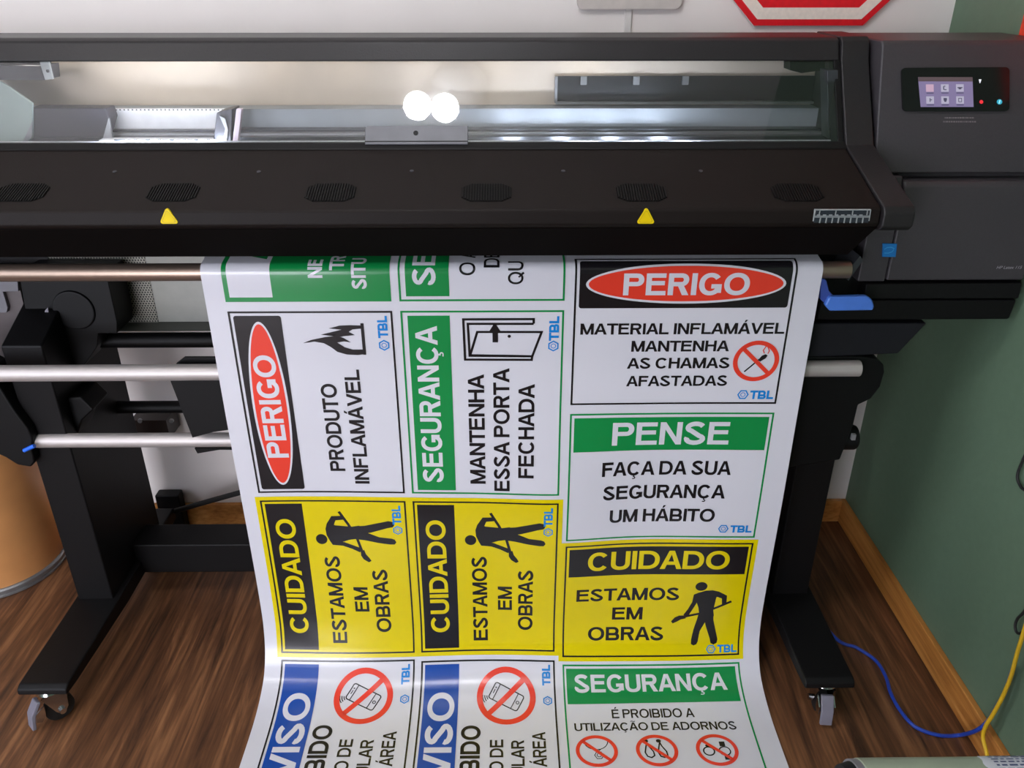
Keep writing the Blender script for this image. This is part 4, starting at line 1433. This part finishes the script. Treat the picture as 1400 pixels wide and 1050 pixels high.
# cables
o = cable('blue_network_cable', [(.775, 1.93, .006), (.79, 1.72, .006), on_floor(1140, 870, .006), on_floor(1172, 886, .006), on_floor(1197, 903, .006), on_floor(1211, 925, .006), on_floor(1218, 948, .006), on_floor(1232, 973, .006),
          on_floor(1252, 994, .006), on_floor(1283, 1005, .006), on_floor(1312, 1005, .006), on_wall(1336, 998, .990), on_wall(1352, 984, .996), on_wall(1362, 968, 1.004), on_wall(1374, 946, 1.010), on_wall(1386, 912, 1.010)], .0042, mat('blue_cable_sheath', (30, 66, 168), .4))
tag(o, 'blue network cable curving over the wood floor to the green wall', 'cable')
o = cable('yellow_cable', [on_wall(1356, 1062, .985), on_wall(1349, 1030, .985), on_wall(1344, 1008, .985), on_wall(1348, 992, .985), on_wall(1358, 976, .988), on_wall(1372, 950, .992), on_wall(1383, 922, .994), on_wall(1391, 892, .994), on_wall(1399, 866, .994), on_wall(1412, 820, .994), on_wall(1420, 760, .996)], .0040, mat('yellow_cable_sheath', (214, 172, 30), .4))
tag(o, 'yellow cable hanging down the green wall at the lower right', 'cable')
o = cable('black_cable', [on_wall(1412, 600, 1.014), on_wall(1400, 626, 1.014), on_wall(1391, 650, 1.014), on_wall(1396, 666, 1.014), on_wall(1410, 682, 1.014), on_wall(1422, 750, 1.014), on_wall(1405, 826, 1.012), on_wall(1391, 846, 1.010), on_wall(1388, 858, 1.010), on_wall(1393, 866, 1.010), on_wall(1410, 858, 1.010)], .0028, M_RUBBER)
tag(o, 'thin black cable looping on the green wall at the right edge', 'cable')
o = cable('black_power_cable', [(-1.02, 1.93, .012), at(213, 712, 1.95), at(222, 704, 1.945), at(245, 697, 1.935), at(290, 684, 1.92), at(330, 673, 1.90), at(400, 655, 1.88), at(450, 600, 1.86), at(470, 540, 1.84)], .0075, M_RUBBER)
tag(o, 'thick black power cable rising behind the hanging sheet from the back wall', 'cable')
a, b = at(211, 678, 1.985), at(250, 706, 1.985)
o = box('power_adapter', a.x, b.x, 1.985, 2.020, 0.0, a.z, M_BLACK, None, .004)
tag(o, 'black power adapter on the floor against the back baseboard', 'power adapter')

# low table with a wrapped roll, bottom right corner
T_ = empty('low_table', (.72, .66, 0))
tag(T_, 'low wooden table under the pale green roll in the bottom right corner', 'table')
M_TAB = wood_mat('table_wood', (70, 46, 30), (110, 74, 46), (140, 98, 62), 3, 20, 20)
box('table_top', .47, .98, .50, .81, .385, .41, M_TAB, T_, .003)
for lx, ly in ((.50, .53), (.95, .53), (.50, .78), (.95, .78)):
    box('leg', lx - .018, lx + .018, ly - .018, ly + .018, 0, .385, M_TAB, T_, .002)
rc = Vector((0, .762, .46))
Ro = empty('film_roll', (.72, .762, .41))
tag(Ro, 'long roll wrapped in pale green film lying on the low table', 'roll')
cyl('wrapped_film', (.498, rc.y, rc.z), (.97, rc.y, rc.z), .05, mat('pale_green_film', (150, 160, 140), .3, vary=.10, scale=9), Ro, seg=48, bevel=.002)
cyl('grey_end_ring', (.488, rc.y, rc.z), (.498, rc.y, rc.z), .049, mat('grey_end_ring', (120, 118, 122), .4), Ro, seg=40)
cyl('black_end_plug', (.474, rc.y, rc.z), (.488, rc.y, rc.z), .042, M_BLACK, Ro, r2=.046, seg=40)
bm = bmesh.new()
lab = []
n_u, n_v = 18, 10
for i in range(n_u + 1):
    row = []
    x = .665 + .105 * i / n_u
    e = math.sqrt(max(0, 1 - (2 * i / n_u - 1) ** 4))
    for j in range(n_v + 1):
        a = math.radians(62 - (62 + 40) * .5) + math.radians(52) * e * (2 * j / n_v - 1)
        a = math.radians(70) + math.radians(50) * e * (2 * j / n_v - 1)
        row.append(bm.verts.new((x, rc.y - .0506 * math.cos(a + .6), rc.z + .0506 * math.sin(a + .6))))
    lab.append(row)
for i in range(n_u):
    for j in range(n_v):
        try: bm.faces.new((lab[i][j], lab[i + 1][j], lab[i + 1][j + 1], lab[i][j + 1]))
        except ValueError: pass
bmesh.ops.remove_doubles(bm, verts=bm.verts[:], dist=1e-5)
lb = link('printed_label', bm, mat('label_white', (206, 208, 216), .4), Ro, smooth=True, angle=180)
bm = bmesh.new()
random.seed(5)
for k in range(7):
    a = math.radians(92 + 8 * k)
    x = .682
    while x < .752:
        w = random.uniform(.004, .012)
        q = [(xx, rc.y - .0510 * math.cos(aa), rc.z + .0510 * math.sin(aa)) for xx, aa in ((x, a), (x + w, a), (x + w, a + .06), (x, a + .06))]
        bm.faces.new([bm.verts.new(v) for v in q])
        x += w + .003
link('label_print', bm, mat('label_ink_blue', (70, 80, 120), .5), lb)
bpy.context.view_layer.update()
